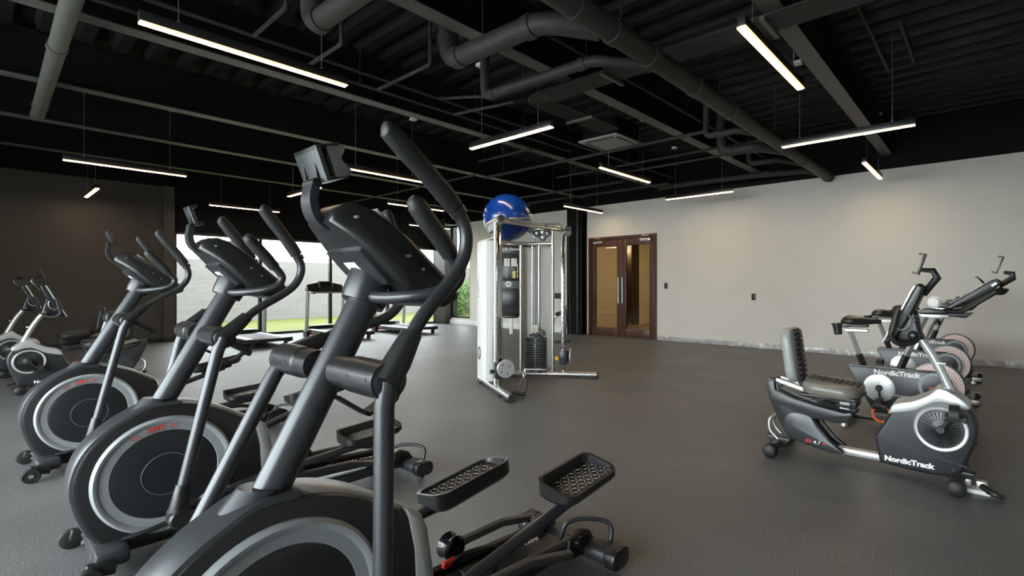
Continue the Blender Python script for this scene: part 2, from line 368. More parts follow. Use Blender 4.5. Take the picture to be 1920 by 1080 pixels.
struct(boxes('lobby_floor', 'lobby_floor', [(-9.2, -4.4, Y1+.2, 17, -.12, -.002)]), 'brown stone floor of the lobby behind the door')
struct(boxes('lobby_wall', 'lobby_wall', [(-9.2, -8.65, Y1+.2, 12.92, 0, 2.8), (-9.2, -9.0, 12.92, 13.3, 0, 2.8), (-9.2, -8.65, 13.75, 17, 0, 2.8), (-4.6, -4.4, Y1+.2, 17, 0, 2.8), (-9.2, -4.4, 17, 17.2, 0, 2.8), (-9.2, -4.4, Y1+.2, 17.2, 2.8, 2.95)]), 'warm beige lobby walls behind the door')
struct(boxes('door_2', 'dark_wood', [(-9.2, -8.63, 13.3, 13.75, 0, 2.6)]), 'dark wood panel in the lobby')
tag(boxes('lobby_lamp', 'lobby_lamp', [(-8.98, -8.9, 12.94, 13.28, 2.30, 2.45)]), 'warm light in the lobby niche behind the right door leaf', 'lamp')
tag(boxes('lobby_lamp', 'lobby_lamp', [(-7.2, -5.6, 12.6, 12.72, 2.74, 2.799)]), 'warm light strip on the lobby ceiling behind the door', 'lamp')
# switches
for sx, sz, lb in ((-5.595, 1.24, 'small dark wall switch plate right of the wooden door'), (-3.62, 1.02, 'dark wall socket plate midway along the beige wall')):
    s_ = thing('wall_switch', lb, 'switch', (sx, Y1, sz))
    MB().box((0, -.006, 0), (.085, .012, .13), bev=.003).build('plate', 'charcoal2', s_); MB().box((0, -.014, 0), (.045, .008, .075), bev=.002).build('rocker', 'plastic', s_)
# ------------------------------------------------------------------ outside
def stripmesh(name, m, x0, x1, y0, y1, z): return MB().add([(x0, y0, z), (x1, y0, z), (x1, y1, z), (x0, y1, z)], [(0, 1, 2, 3)]).build(name, m, smooth=False)
struct(stripmesh('lawn', 'lawn', -20.5, X0-.2, -30, 45, -.03), 'bright green lawn outside the glazing')
struct(MB().add([(X0-.2, Y1+.2, -.031), (-9.25, Y1+.2, -.031), (-9.25, 45, -.031), (X0-.2, 45, -.031)], [(0, 1, 2, 3)]).build('lawn_side', 'lawn', smooth=False), 'strip of lawn beyond the corner window')
struct(stripmesh('terrace', mat('terrace_concrete', (.42, .42, .41), .8, var=.1), -60, 40, -60, Y0-.2, -.02), 'pale concrete terrace behind the building')
ow = struct(boxes('wall_outside', 'outer_wall', [(-20.7, -20.5, -30, 45, -.05, 2.15)]), 'white board-formed concrete garden wall')
y = -1.0
fence = thing('fence_wires', 'thin wire fence on top of the white garden wall', 'fence', (-20.6, 8, 2.15))
while y < 30:
    MB().box((0, y-8, .455), (.03, .03, .9)).build('post', 'wire', fence, smooth=False); y += 3.1
for z in (.2, .36, .52, .68, .84): MB().cyl((0, -9, z), (0, 22, z), .008, n=5).build('strand', 'wire', fence)
def bush(name, label, cx, cy, rx, ry, h, N):
    t_ = thing(name, label, 'hedge', (cx, cy, 0)); b = MB()
    for i in range(N):
        a = random.random()*2*PI; q = math.sqrt(random.random()); z = random.uniform(.05, h*(1-.35*q*q))
        p = V(rx*q*math.cos(a), ry*q*math.sin(a), z); d = V(random.gauss(0, 1), random.gauss(0, 1), random.gauss(.4, .8)).normalized(); s1, s2, _ = basis(d, (random.random(), random.random(), random.random()))
        l = random.uniform(.05, .1); w = l*.38
        b.add([p-s1*l, p+s2*w, p+s1*l, p-s2*w], [(0, 1, 2, 3)])
    f_ = b.build('foliage', 'hedge', t_, smooth=False); f_['kind'] = 'stuff'
    s_ = MB()
    for i in range(7):
        a = i*.9; s_.tube(cr([(0.1*math.cos(a), .1*math.sin(a), -.03), (rx*.4*math.cos(a), ry*.4*math.sin(a), h*.5), (rx*.6*math.cos(a), ry*.6*math.sin(a), h*.85)], 4), [.02, .008], 5)
    s_.build('stem', 'dark_wood', t_)
bush('hedge', 'green hedge bush seen low through the corner window', -16.0, 12.6, 1.3, .7, 1.35, 2600)
bush('hedge', 'taller green bush further along outside the corner window', -18.6, 15.2, 1.5, .9, 1.6, 2400)
# ================================================================== suspended linear lamps
def lamp(axis, a, c, label, L=1.38, z=2.98):
    # a = centre along its own axis, c = the other coordinate
    loc = (c, a, z) if axis == 'y' else (a, c, z)
    t = thing('linear_pendant_lamp', label, 'lamp', loc, 0 if axis == 'y' else PI/2, 'suspended linear lamps')
    return t
LP = [('y', 1.39, -4.27, 'long linear lamp nearest the camera, upper left above the ellipticals'),
      ('y', 1.49, -9.75, 'linear lamp hanging before the charcoal wall, longest there'),
      ('x', -12.87, 1.435, 'short-looking linear lamp seen end-on before the charcoal wall'),
      ('y', 3.96, -12.83, 'far linear lamp above the leftmost treadmill near the glazing'),
      ('x', -9.76, 3.95, 'linear lamp partly hidden behind the front elliptical tablet holder'),
      ('y', 4.16, -7.27, 'linear lamp crossing behind the front elliptical tall handle'),
      ('y', 6.31, -9.70, 'linear lamp behind the inner grips of the front elliptical'),
      ('y', 8.69, -12.66, 'faintest linear lamp low over the corner by the glazing'),
      ('x', -4.34, 4.05, 'linear lamp rising to the right above the blue ball'),
      ('y', 8.96, -7.09, 'linear lamp beside the dark column right of the blue ball'),
      ('y', 6.59, -4.37, 'linear lamp between the air conditioner panel and the door'),
      ('x', -4.30, 8.96, 'linear lamp close to the beige wall right of the door'),
      ('y', 3.98, -1.27, 'broad bright linear lamp at the upper right below the pipes'),
      ('x', -1.30, 6.50, 'linear lamp rising to the right in front of the beige wall'),
      ('y', 8.74, -1.35, 'short-looking linear lamp before the beige wall above the bikes')]
def build_lamp(axis, a, c, label):
    t = lamp(axis, a, c, label); L = 1.38
    MB().box((0, 0, .034), (.058, L, .068), bev=.003).build('housing', 'frame_black', t)
    MB().box((0, 0, -.007), (.036, L-.016, .014)).build('diffuser', 'lamp', t, smooth=False)
    for s_ in (-1, 1): MB().box((s_*.0245, 0, -.0060), (.013, L-.004, .012)).build('halo_strip', 'halo_glow', t, smooth=False)  # glowing side strips added to stand for the warm halo around the lamp
    for s_ in (-1, 1):
        MB().cyl((0, s_*.48, .066), (0, s_*.48, ZD-2.98), .0028, n=6).build('suspension_cable', 'wire', t)
        MB().cyl((0, s_*.48, .066), (0, s_*.48, .085), .008, n=8).build('cable_grip', 'alu', t)
    MB().box((0, .50, ZD-2.98-.02), (.09, .09, .04), bev=.004).build('ceiling_canopy', 'white', t)
    return t
_l0 = build_lamp(*LP[0])
for ax, a, c, lb in LP[1:]:
    dup(_l0, (c, a, 2.98) if ax == 'y' else (a, c, 2.98), 0 if ax == 'y' else PI/2, lb)
# ================================================================== pipes and services under the deck
def pipe(name, label, pts, r, m='pipe', collars=(), cat='pipe', group=None, k=5, n=14, net=None):
    P = [Vector(p) for p in pts]; path = [P[0]]
    for i in range(1, len(P)-1):                       # rounded elbows
        a, b, c = P[i-1], P[i], P[i+1]; q = min(r*1.9, (a-b).length*.45, (c-b).length*.45)
        s0 = b+(a-b).normalized()*q; s1 = b+(c-b).normalized()*q
        for j in range(k+1):
            t = j/k; path.append(s0*(1-t)**2+b*2*t*(1-t)+s1*t*t)
    path.append(P[-1])
    if net: t = net; off = -net.location; MB().tube(path, r, n).build('branch', m, t, off)
    else: t = thing(name, label, cat, tuple(P[0]), 0, group); off = -P[0]; MB().tube(path, r, n).build('run', m, t, off)
    for c_, d_ in collars:
        c_ = Vector(c_); d_ = Vector(d_).normalized()*.045
        MB().cyl(c_-d_, c_+d_, r*1.13, n=n).build('collar', m, t, off)
    return t
ZP = 3.22
NET = pipe('drain_pipe', 'thick dark pipe with branches running the length of the ceiling to the beige wall', [(-2.24, -1.5, ZP), (-2.24, Y1-.02, ZP)], .09, collars=[((-2.24, y, ZP), (0, 1, 0)) for y in (2.75, 3.2, 3.75, 4.6, 5.5, 6.6, 7.5, 8.3, 9.9)])
pipe('drain_pipe', 'thick branch pipe with a square drop at upper centre', [(-3.75, 2.76, ZD-.005), (-3.75, 2.76, 3.27), (-2.62, 2.80, 3.27), (-2.30, 3.10, ZP)], .085, collars=[((-3.6, 2.765, 3.27), (1, 0, 0)), ((-3.75, 2.76, 3.45), (0, 0, 1)), ((-2.75, 2.80, 3.27), (1, 0, 0))], net=NET)
pipe('drain_pipe', 'thinner branch pipe dropping beside the coiled refrigerant lines', [(-4.14, 3.52, ZD-.005), (-4.14, 3.52, 3.27), (-2.72, 3.58, 3.27), (-2.30, 3.95, ZP)], .05, collars=[((-4.02, 3.525, 3.27), (1, 0, 0)), ((-2.85, 3.575, 3.27), (1, 0, 0))], net=NET)
pipe('drain_pipe', 'thick branch pipe cut by the top edge above the long lamp', [(-4.05, 1.70, ZD-.01), (-4.05, 1.70, 3.27), (-2.24, 1.74, 3.27)], .08, collars=[((-3.92, 1.705, 3.27), (1, 0, 0))], net=NET)
pipe('drain_pipe', 'grey pipe slanting down the upper left corner below the beams', [(-4.2, .46, 3.35), (-8.95, .52, 3.35), (-9.05, .52, 3.35)], .065, m='steel_and_lit_flange', collars=[((-6.3, .485, 3.35), (1, 0, 0)), ((-8.5, .515, 3.35), (1, 0, 0))])
pipe('drain_pipe', 'thick elbow pipe joining the main run near the beige wall', [(-3.08, 7.2, ZD-.01), (-3.08, 7.2, 3.24), (-2.55, 7.22, 3.24), (-2.28, 7.6, ZP)], .075, collars=[((-2.95, 7.205, 3.24), (1, 0, 0))], net=NET)
pipe('drain_pipe', 'slim elbow pipe just before the thick elbow pipe', [(-2.93, 6.35, ZD-.01), (-2.93, 6.35, 3.26), (-2.5, 6.37, 3.26), (-2.29, 6.6, ZP)], .042, net=NET)
pipe('drain_pipe', 'slim low branch pipe behind the thick elbow pipe', [(-3.05, 8.25, ZD-.01), (-3.05, 8.25, 3.26), (-2.6, 8.28, 3.26), (-2.29, 8.7, ZP)], .042, net=NET)
pipe('drain_pipe', 'pipe along the top of the beige wall above the door lamp', [(-5.6, 9.72, 3.40), (-4.6, 9.55, 3.36), (-3.3, 9.55, 3.34), (-2.5, 9.6, 3.30), (-2.28, 9.7, ZP)], .055, collars=[((-4.0, 9.55, 3.35), (1, 0, 0)), ((-3.2, 9.55, 3.34), (1, 0, 0))], net=NET)
CN = []
for i, (pts, lb) in enumerate([
    ([(-5.36, -.5, 3.62), (-5.36, 9.9, 3.62)], 'upper thin conduit with short stubs running along the second beam'),
    ([(-5.50, -.5, 3.54), (-5.50, 6.6, 3.54)], 'lower thin conduit running along the second beam'),
    ([(-5.36, 1.72, 3.62), (-4.60, 1.72, 3.62), (-4.60, 1.72, ZD-.01)], 'short conduit stub above the long lamp, near end'),
    ([(-5.50, 2.25, 3.54), (-4.72, 2.25, 3.54), (-4.72, 2.25, ZD-.01)], 'short conduit stub above the long lamp, far end'),
    ([(-5.50, 3.05, 3.54), (-4.45, 3.05, 3.54), (-4.45, 3.05, ZD-.01)], 'conduit stub left of the thick square-drop pipe'),
    ([(-5.36, 3.80, 3.62), (-4.3, 3.80, 3.40)], 'upper slim crossbar pipe left of the coiled lines'),
    ([(-5.50, 4.15, 3.54), (-4.35, 4.15, 3.44)], 'lower slim crossbar pipe left of the coiled lines'),
    ([(-7.6, 6.45, 3.36), (-2.95, 6.45, 3.36), (-2.95, 6.45, ZD-.01)], 'thin pipe crossing the ceiling before the door'),
    ([(-6.5, 7.35, 3.36), (-2.5, 7.35, 3.36)], 'thin pipe crossing above the lamp by the door'),
    ([(-5.4, 7.75, 3.34), (-2.9, 7.75, 3.34)], 'second thin pipe crossing above the lamp by the door'),
    ([(-9.2, 8.36, 3.33), (-5.6, 8.36, 3.33)], 'thin pipe crossing right of the blue ball top'),
    ([(-9.4, 9.0, 3.32), (-5.0, 9.1, 3.32)], 'lower thin pipe crossing right of the blue ball'),
    ([(-6.75, 5.6, 3.38), (-5.5, 5.6, 3.38)], 'short pipe hung below the third beam'),
    ([(-.97, 4.2, 3.93), (-.97, 7.4, 3.93)], 'thin conduit on the deck right of the right-hand beam'),
    ([(-.70, 6.1, 3.95), (-.70, 7.3, 3.95)], 'short thin conduit beside the lamp canopy at upper right'),
    ([(-3.2, 3.3, 3.62), (-3.2, 9.8, 3.62)], 'conduit running beside the fourth beam'),
    ([(-13.0, 6.2, 3.37), (-7.6, 6.2, 3.37)], 'thin pipe crossing behind the blue ball')]):
    c_ = pipe('conduit', lb, pts, .019 if i not in (7, 10, 11) else .026, group='thin ceiling conduits', n=8, net=CN[{2: 0, 5: 0, 3: 1, 4: 1, 6: 1}[i]] if i in (2, 3, 4, 5, 6) else None)
    if i < 2: CN.append(c_)
    if 2 <= i <= 6: continue
    a_, b_ = Vector(pts[0]), Vector(pts[1])
    for f in (.12, .47, .84):
        q = a_.lerp(b_, f); MB().cyl(q, (q.x, q.y, ZD), .005, n=6).build('hanger_rod', 'pipe', c_, -a_)
# hanger rods
for x, y, z in [(-2.24, 3.3, 3.3), (-2.24, 5.2, 3.3), (-3.3, 2.78, 3.3), (-2.24, 7.0, 3.3), (-3.6, 3.56, 3.3), (-2.24, 8.8, 3.3), (-2.24, 1.5, 3.3)]:
    MB().cyl((x, y, z), (x, y, ZD), .006, n=6).build('hanger_rod', 'pipe', NET, -NET.location)
# refrigerant line bundle, bending towards the air conditioner
bt = thing('refrigerant_line_bundle', 'bundle of parallel dark tubes bending in a U at upper centre', 'pipe bundle', (-1.0, 4.2, 3.42))
for i in range(9):
    o = i*.036; r = .06+o
    pts = [(2.5, 4.09+o, 3.42), (-3.90, 4.09+o, 3.42)]; cx, cy = -3.90, 4.42
    for j in range(1, 9):
        a = -PI/2-PI/2*j/8; q = .33-o; pts.append((cx+q*math.cos(a), cy+q*math.sin(a), 3.42))
    pts.append((cx-(.33-o), 5.75, 3.42))
    MB().tube(pts, .0135, 7).build('tube', 'pipe', bt, (1.0, -4.2, -3.42))
for x in (-3.0, -1.4, .2): MB().box((x+1, .06, -.03), (.04, .40, .03)).build('support_bracket', 'steel_and_lit_flange', bt, smooth=False)
MB().box((-3.07, .85, -.03), (.42, .04, .03)).build('support_bracket', 'steel_and_lit_flange', bt, smooth=False)
# ceiling cassette air conditioner
ac = thing('ceiling_air_conditioner', 'flat square ceiling air conditioner panel above the centre', 'air conditioner', (-4.50, 6.35, 3.44))
MB().box((0, 0, .17), (.62, .62, .28), bev=.01).build('casing', 'black_paint', ac)
MB().box((0, 0, .015), (.72, .72, .03), bev=.008).build('panel', mat('ac_panel', (.30, .30, .28), .5), ac)
for s_ in (-1, 1):
    MB().box((s_*.29, 0, -.003), (.05, .5, .008), bev=.003).build('louvre', 'charcoal2', ac); MB().box((0, s_*.29, -.003), (.5, .05, .008), bev=.003).build('louvre', 'charcoal2', ac)
for sx in (-.25, .25):
    for sy in (-.25, .25): MB().cyl((sx, sy, .3), (sx, sy, ZD-3.44+.02), .006, n=6).build('hanger_rod', 'pipe', ac)
# ================================================================== elliptical trainers
# local frame: y towards the rear of the machine (origin 1 m behind the reference plane), x to the right-hand side
EO = (0, -1.0, 0)
mat_tread = mat('tread_plate', (.26, .245, .215), .35, .4)
HUB = (.757, 1.004)
def rot2(p, a):
    c, s_ = math.cos(a), math.sin(a); return (p[0]*c-p[1]*s_, p[0]*s_+p[1]*c)
def ribbon(b, pts, th, w, x=0., axis=(1, 0, 0)):
    """flat strap following pts in the y-z plane, thickness th, width w along x"""
    P = [Vector((p[0], p[1])) for p in pts]; n = len(P); rings = []
    for i in range(n):
        t = (P[min(i+1, n-1)]-P[max(i-1, 0)]).normalized(); nn = Vector((-t.y, t.x))*th/2
        a, c = P[i]+nn, P[i]-nn
        rings.append([(x-w/2, a.x, a.y), (x+w/2, a.x, a.y), (x+w/2, c.x, c.y), (x-w/2, c.x, c.y)])
    return b.loft(rings)
def cr2(pts, k=6): return [(p.x, p.y) for p in cr([(a, b, 0) for a, b in pts], k)]
def offset_band(pts, d):
    """closed polygon: pts and the same line moved inwards by d"""
    P = [Vector(p) for p in pts]; q = []
    for i, p in enumerate(P):
        t = (P[min(i+1, len(P)-1)]-P[max(i-1, 0)]).normalized(); q.append((p.x+t.y*d, p.y-t.x*d))
    return [tuple(p) for p in P]+q[::-1]
def moving_arm(t, s, phi, dlow=0.):
    """phi: swing in degrees away from the neutral pose (positive = lower end forward)"""
    a = math.radians(phi); X = s*.325
    def w(p, x=X):
        p = (p[0]-.034*min(1, math.hypot(*p)/.2), p[1]); q = rot2(p, -a); return (x, HUB[0]+q[0], HUB[1]+q[1])
    arm = MB().tube([w(p) for p in cr2([(.10, .075), (.20, .145), (.29, .200), (.345, .245), (.375, .30), (.378, .355), (.352, .412)], 5)], .0195, 12).build('handle_arm', 'charcoal2', t, EO)
    sl = MB()
    sl.tube([w((-.005, .0)), w((.05, .038)), w((.125, .096))], [.042, .040, .031], 14, r2=.85); sl.build('arm_sleeve', 'plastic', arm, EO)
    g = MB(); gp = cr2([(.358, .402), (.335, .440), (.29, .505), (.245, .565), (.213, .608), (.198, .625), (.190, .630)], 4)
    g.tube([w(p) for p in gp], [.024, .026, .025, .026, .024, .021, .012], 14, r2=1.15); g.build('grip', 'rubber', arm, EO)
    MB().tube([w((.372, .378)), w((.362, .398))], .025, 14).build('grip_collar', 'plastic', arm, EO)
    hb = MB(); hb.tube([(s*.075, *HUB), (s*.16, *HUB), (s*.165, *HUB), (s*.332, *HUB)], [.046, .046, .050, .050], 22); hb.build('pivot_hub', 'plastic', t, EO)
    for xx in (.205, .30): MB().cyl((s*xx, HUB[0]-.046, HUB[1]+.004), (s*xx, HUB[0]-.0505, HUB[1]+.004), .008, n=10).build('screw_hole', 'slot_black', t, EO)
    cp = MB().lathe([(0.0, .006), (.030, .006), (.036, .004), (.046, -.004)], (s*.334, *HUB), (s, 0, 0), 22); cp.build('pivot_cap', 'charcoal2', t, EO)
    lo = MB(); j = (-.140, -.776); e = (-.122, -.66); a = math.radians(phi+dlow)
    lo.tube([w((0, 0)), w((-.012, -.06)), w(e)], [.027, .0255, .0235], 14); lower = lo.build('swing_link', 'charcoal', t, EO)
    bt = MB(); bt.tube([w((-.119, -.64)), w((-.124, -.67)), w((-.135, -.75)), w((-.146, -.80))], [.028, .031, .040, .030], 14, r2=.9); bt.build('link_boot', 'plastic', lower, EO)
    jb = w(j)
    MB().lathe([(.0, .058), (.034, .058), (.041, .05), (.041, .0), (.036, -.03)], jb, (s, 0, 0), 20).build('joint_cap', 'plastic', lower, EO)
    return jb[1], jb[2]
def pedal(t, s, y0, z0, y1, z1, joint):
    """foot pedal tray from front (y0,z0) to rear (y1,z1) and its foot bar running forward to the joint"""
    X = s*.205; ax = Vector((0, y1-y0, z1-z0)); L = ax.length; ax.normalize(); n = Vector((0, -ax.z, ax.y)); x = Vector((1, 0, 0)); O = Vector((X, (y0+y1)/2, (z0+z1)/2))
    def P(u, v, h): return O+x*u+ax*v+n*h
    W, N = .19, 8
    out = rrect(W, L, .055, N); inn = rrect(W-.026, L-.026, .045, N); inb = rrect(W-.036, L-.036, .04, N); bot = rrect(W-.03, L-.03, .05, N)
    rimh = lambda q: .010+.036*max(0, min(1, .5-s*q[0]/(W*.9)))+.016*max(0, -q[1]/(L/2)-.55)
    b = MB(); m = len(out)
    rings = [[P(*p, -.030) for p in bot], [P(*p, -.012) for p in out], [P(*p, rimh(p)) for p in out], [P(*p, rimh(p)) for p in inn], [P(*p, 0) for p in inb]]
    b.loft(rings); ped = b.build('pedal', 'plastic', t, EO)
    tr = MB(); nx, ny = 6, 13
    for i in range(nx):
        for j in range(ny):
            u = (i-(nx-1)/2)*.023; v = (j-(ny-1)/2)*.0225
            if abs(u) > W/2-.034 and abs(v) > L/2-.055: continue
            d = .0058 if (i+j) % 2 else -.0058
            p = [P(u-.0058, v-d, .004), P(u+.0058, v+d, .004)]; tr.tube(p, [.0030, .0030], 5)
    k = tr.build('tread_bars', mat_tread, ped, EO); k['kind'] = 'stuff'
    MB().box((0, 0, 0), (.05, L*.6, .03), bev=.006).build('pedal_mount', 'rubber', ped, xf=Matrix.Translation(Vector(P(0, 0, -.045))+Vector(EO)) @ Matrix.Rotation(math.atan2(ax.z, ax.y), 4, 'X'))
    jy, jz = joint
    fb = MB(); e = P(0, L*.15, -.055)
    fb.tube([(s*.27, jy, jz), (s*.255, jy+.12, jz+.01), (X, jy+.30, jz+(e.z-jz)*.38), (X, e.y, e.z)], .020, 10, r2=1.35, up=(1, 0, 0)); bar = fb.build('foot_bar', 'charcoal2', t, EO)
    MB().cyl((s*.245, jy, jz), (s*.35, jy, jz), .022).build('bar_axle', 'alu', bar, EO)

def elliptical(label, loc, phi_near, phi_far, pn, pf, wrapped=False, prints=True):
    t = thing('elliptical_trainer', label, 'exercise machine', (loc[0], loc[1]+1.0, 0), 0, 'row of elliptical trainers')
    # ---- housing
    top = cr2([(.398, .045), (.315, .160), (.262, .330), (.272, .450), (.318, .545), (.395, .617), (.470, .662), (.535, .690), (.610, .692), (.70, .680), (.80, .643), (.90, .585), (.985, .528), (1.022, .500), (1.040, .455), (1.062, .30), (1.085, .10)], 4)
    core = [p for p in top]+[(1.085, .06), (.44, .045)]
    inner = [(.592+(p[0]-.592)*.965, .36+(p[1]-.36)*.965) for p in core]
    hs = MB().prism(inner, -.088, .088, 'x', bev=.016).build('housing', 'plastic', t, EO)
    i0 = 0; i1 = next(i for i, p in enumerate(top) if p[0] > .64)
    MB().prism(offset_band(top[:i1+1], .040), -.080, .080, 'x', bev=.014).build('front_cover', 'charcoal', hs, EO)
    i2 = next(i for i, p in enumerate(top) if p[1] < .12 and p[0] > .9)
    MB().prism(offset_band(top[i1:], .034), -.066, .066, 'x', bev=.014).build('top_cover', 'grey_cover', hs, EO)
    MB().prism([(.955, .545), (1.015, .505), (1.037, .455), (1.060, .30), (1.0825, .10), (1.0, .10), (.985, .40)], -.098, .098, 'x', bev=.018).build('rear_cover', 'grey_cover', hs, EO)
    for s in (-1, 1):
        c = (s*.088, .592, .362)
        rg = MB().lathe([(.268, 0), (.268, .012), (.258, .022), (.246, .020), (.238, .012), (.205, .010), (.200, .004), (.200, 0)], c, (s, 0, 0), 64).build('side_ring', 'ring_grey', hs, EO)
        dk = MB().lathe([(.0, .014), (.094, .014), (.0955, .0125), (.097, .014), (.19, .011), (.203, .006), (.203, 0)], c, (s, 0, 0), 64).build('side_disc', 'disc_dark', hs, EO)
        MB().tube([(s*(.088+.0145), .592+.0955*math.cos(2*PI*i/48), .362+.0955*math.sin(2*PI*i/48)) for i in range(48)], .0010, 5, closed=True).build('disc_line', 'ring_grey', dk, EO)
        if s > 0 and prints:
            def on_ring(a, r=.221): return (s*.1035, .592+r*math.cos(a), .362+r*math.sin(a))
            for ch, a in zip('SMR', (108, 102, 95.5)):
                a = math.radians(a); text('print', ch, .021, 'red', rg, on_ring(a, .226), (0, math.sin(a), -math.cos(a)), (0, math.cos(a), math.sin(a)), .03, .3, EO, depth=.0006)
            for q in (124, 121, 118, 86, 83, 80):
                a = math.radians(q); text('print', ')' if q < 90 else '(', .017, 'red', rg, on_ring(a, .226), (0, math.sin(a), -math.cos(a)), (0, math.cos(a), math.sin(a)), .07, 0, EO, width=.0065, depth=.0006)
            st = 'SILENT MAGNETIC RESISTANCE'
            for i, ch in enumerate(st):
                if ch == ' ': continue
                a = math.radians(123-i*1.75); text('print', ch, .0055, 'slot_black', rg, on_ring(a, .2125), (0, math.sin(a), -math.cos(a)), (0, math.cos(a), math.sin(a)), .0, 0, EO, depth=.0006)
    # ---- mast, boot, collar
    md = Vector((0, .318, .606)).normalized(); b0 = Vector((0, .545, .590)); b1 = Vector((0, .876, 1.222))
    mast = MB().tube([b0, b1], .048, 24, r2=.86, up=(1, 0, 0)).build('mast', 'charcoal', t, EO)
    bt = MB(); bt.loft([[(.078*math.cos(a), .445+.085*math.sin(a)*1.0, .600+.062*math.sin(a)) for a in [2*PI*i/24 for i in range(24)]],
                        [(.062*math.cos(a), .530+.075*math.sin(a), .668+.048*math.sin(a)*.55) for a in [2*PI*i/24 for i in range(24)]],
                        [(.054*math.cos(a), .578+.060*math.sin(a), .706-.010*math.sin(a)) for a in [2*PI*i/24 for i in range(24)]]]); bt.build('mast_boot', 'charcoal', t, EO)
    co = MB(); ring = lambda y, z, ry, rx, tl: [(rx*math.cos(a), y+ry*math.sin(a)*math.cos(tl), z+ry*math.sin(a)*math.sin(tl)) for a in [2*PI*i/28 for i in range(28)]]
    tl = math.radians(-26)
    co.loft([ring(.858, 1.192, .066, .060, tl), ring(.866, 1.212, .070, .066, tl), ring(.892, 1.268, .074, .070, tl), ring(.905, 1.298, .072, .068, tl)]); co.build('mast_collar', 'charcoal2', t, EO)
    for i in range(2):
        MB().cyl((.066, .905+i*.03, 1.235-i*.012), (.071, .905+i*.03, 1.235-i*.012), .004, n=8).build('screw', 'alu', mast, EO)
    # ---- console
    cp = [(.722, 1.432), (.735, 1.466), (.765, 1.488), (.800, 1.492), (.840, 1.474), (1.085, 1.262), (1.118, 1.222), (1.108, 1.200), (1.058, 1.178), (.985, 1.196), (.93, 1.236), (.862, 1.300), (.800, 1.362)]
    def taper(b):
        for i, v in enumerate(b.v):
            s_ = ((v[1]-.76)*.756-(v[2]-1.48)*.654)/.45; f = .46+.54*math.sin(max(0, min(1, s_/.48))*PI/2); b.v[i] = (v[0]*f, v[1], v[2])
        return b
    cq = []
    for (a0, a1), (b0, b1) in zip(cp, cp[1:]+cp[:1]):
        m_ = max(1, int(math.hypot(b0-a0, b1-a1)/.05)); cq += [(a0+(b0-a0)*k/m_, a1+(b1-a1)*k/m_) for k in range(m_)]
    con = taper(MB().prism(cq, -.165, .165, 'x', bev=.026, seg=3)).build('console', 'plastic', t, EO)
    d = Vector((.245, -.212)).normalized(); nn = Vector((.212, .245)).normalized()
    sc = [Vector((.842, 1.474))+nn*.002, Vector((1.078, 1.269))+nn*.002]
    MB().prism([tuple(sc[0]-nn*.004), tuple(sc[1]-nn*.004), tuple(sc[1]+nn*.004), tuple(sc[0]+nn*.004)], -.118, .118, 'x', bev=.003).build('console_bezel', 'grey_cover', con, EO)
    q0 = sc[0]+d*.035+nn*.004; q1 = sc[0]+d*.175+nn*.004
    MB().prism([tuple(q0), tuple(q1), tuple(q1+nn*.003), tuple(q0+nn*.003)], -.105, .105, 'x').build('screen', 'plastic_gloss', con, EO, smooth=False)
    MB().prism([(.788, 1.350), (.815, 1.388), (.90, 1.345), (.945, 1.25), (.882, 1.252)], -.112, .112, 'x', bev=.02).build('console_neck', 'charcoal2', con, EO)
    MB().prism([(.8155, 1.3185), (.8185, 1.3215), (.8475, 1.2915), (.8445, 1.2885)], -.035, .035, 'x').build('rating_label', 'white', con, EO, smooth=False)
    for (yy, zz, xs_) in ((.785, 1.448, .115), (.93, 1.34, .1545), (.975, 1.30, .1585), (1.03, 1.245, .1655)):
        MB().cyl((.05, yy-.0, zz), (xs_, yy, zz), .0045, n=8).build('screw', 'alu', con, EO)
    # ---- tablet holder
    th = MB(); ribbon(th, cr2([(.800, 1.448), (.770, 1.424), (.738, 1.426), (.710, 1.452), (.699, 1.495), (.706, 1.540)], 5), .024, .062); hold = th.build('tablet_arm', 'charcoal2', t, EO)
    W = .075 if wrapped else .048; CL = .070 if wrapped else .040
    p0, p1 = Vector((.716, 1.545)), Vector((.683, 1.640)) ; up = (p1-p0).normalized(); bk = Vector((-up.y, up.x))
    if bk.x > 0: bk = -bk
    pl = MB().prism([tuple(p0), tuple(p1), tuple(p1-bk*.018), tuple(p0-bk*.018)], -W, W, 'x', bev=.006).build('tablet_plate', 'charcoal', hold, EO)
    MB().prism([tuple(p1+up*.0), tuple(p1-bk*CL), tuple(p1-bk*CL-up*.008), tuple(p1-bk*(CL-.008)-up*.014), tuple(p1-up*.012)], -W*.95, W*.95, 'x', bev=.003).build('top_clip', 'plastic', pl, EO)
    MB().prism([tuple(p0), tuple(p0-bk*CL), tuple(p0-bk*CL+up*.016), tuple(p0-bk*(CL-.008)+up*.018), tuple(p0-bk*(CL-.012)+up*.010), tuple(p0+up*.010)], -W*.95, W*.95, 'x', bev=.003).build('bottom_clip', 'plastic', pl, EO)
    MB().cyl((-.036, .706, 1.546), (.036, .706, 1.546), .013).build('hinge', 'plastic', hold, EO)
    for xs in (-.5, .5): MB().prism([tuple(p0+up*.012+bk*.001), tuple(p0+up*.055+bk*.001), tuple(p0+up*.012+bk*.008)], xs*W-.003, xs*W+.003, 'x').build('plate_rib', 'charcoal2', pl, EO, smooth=False)
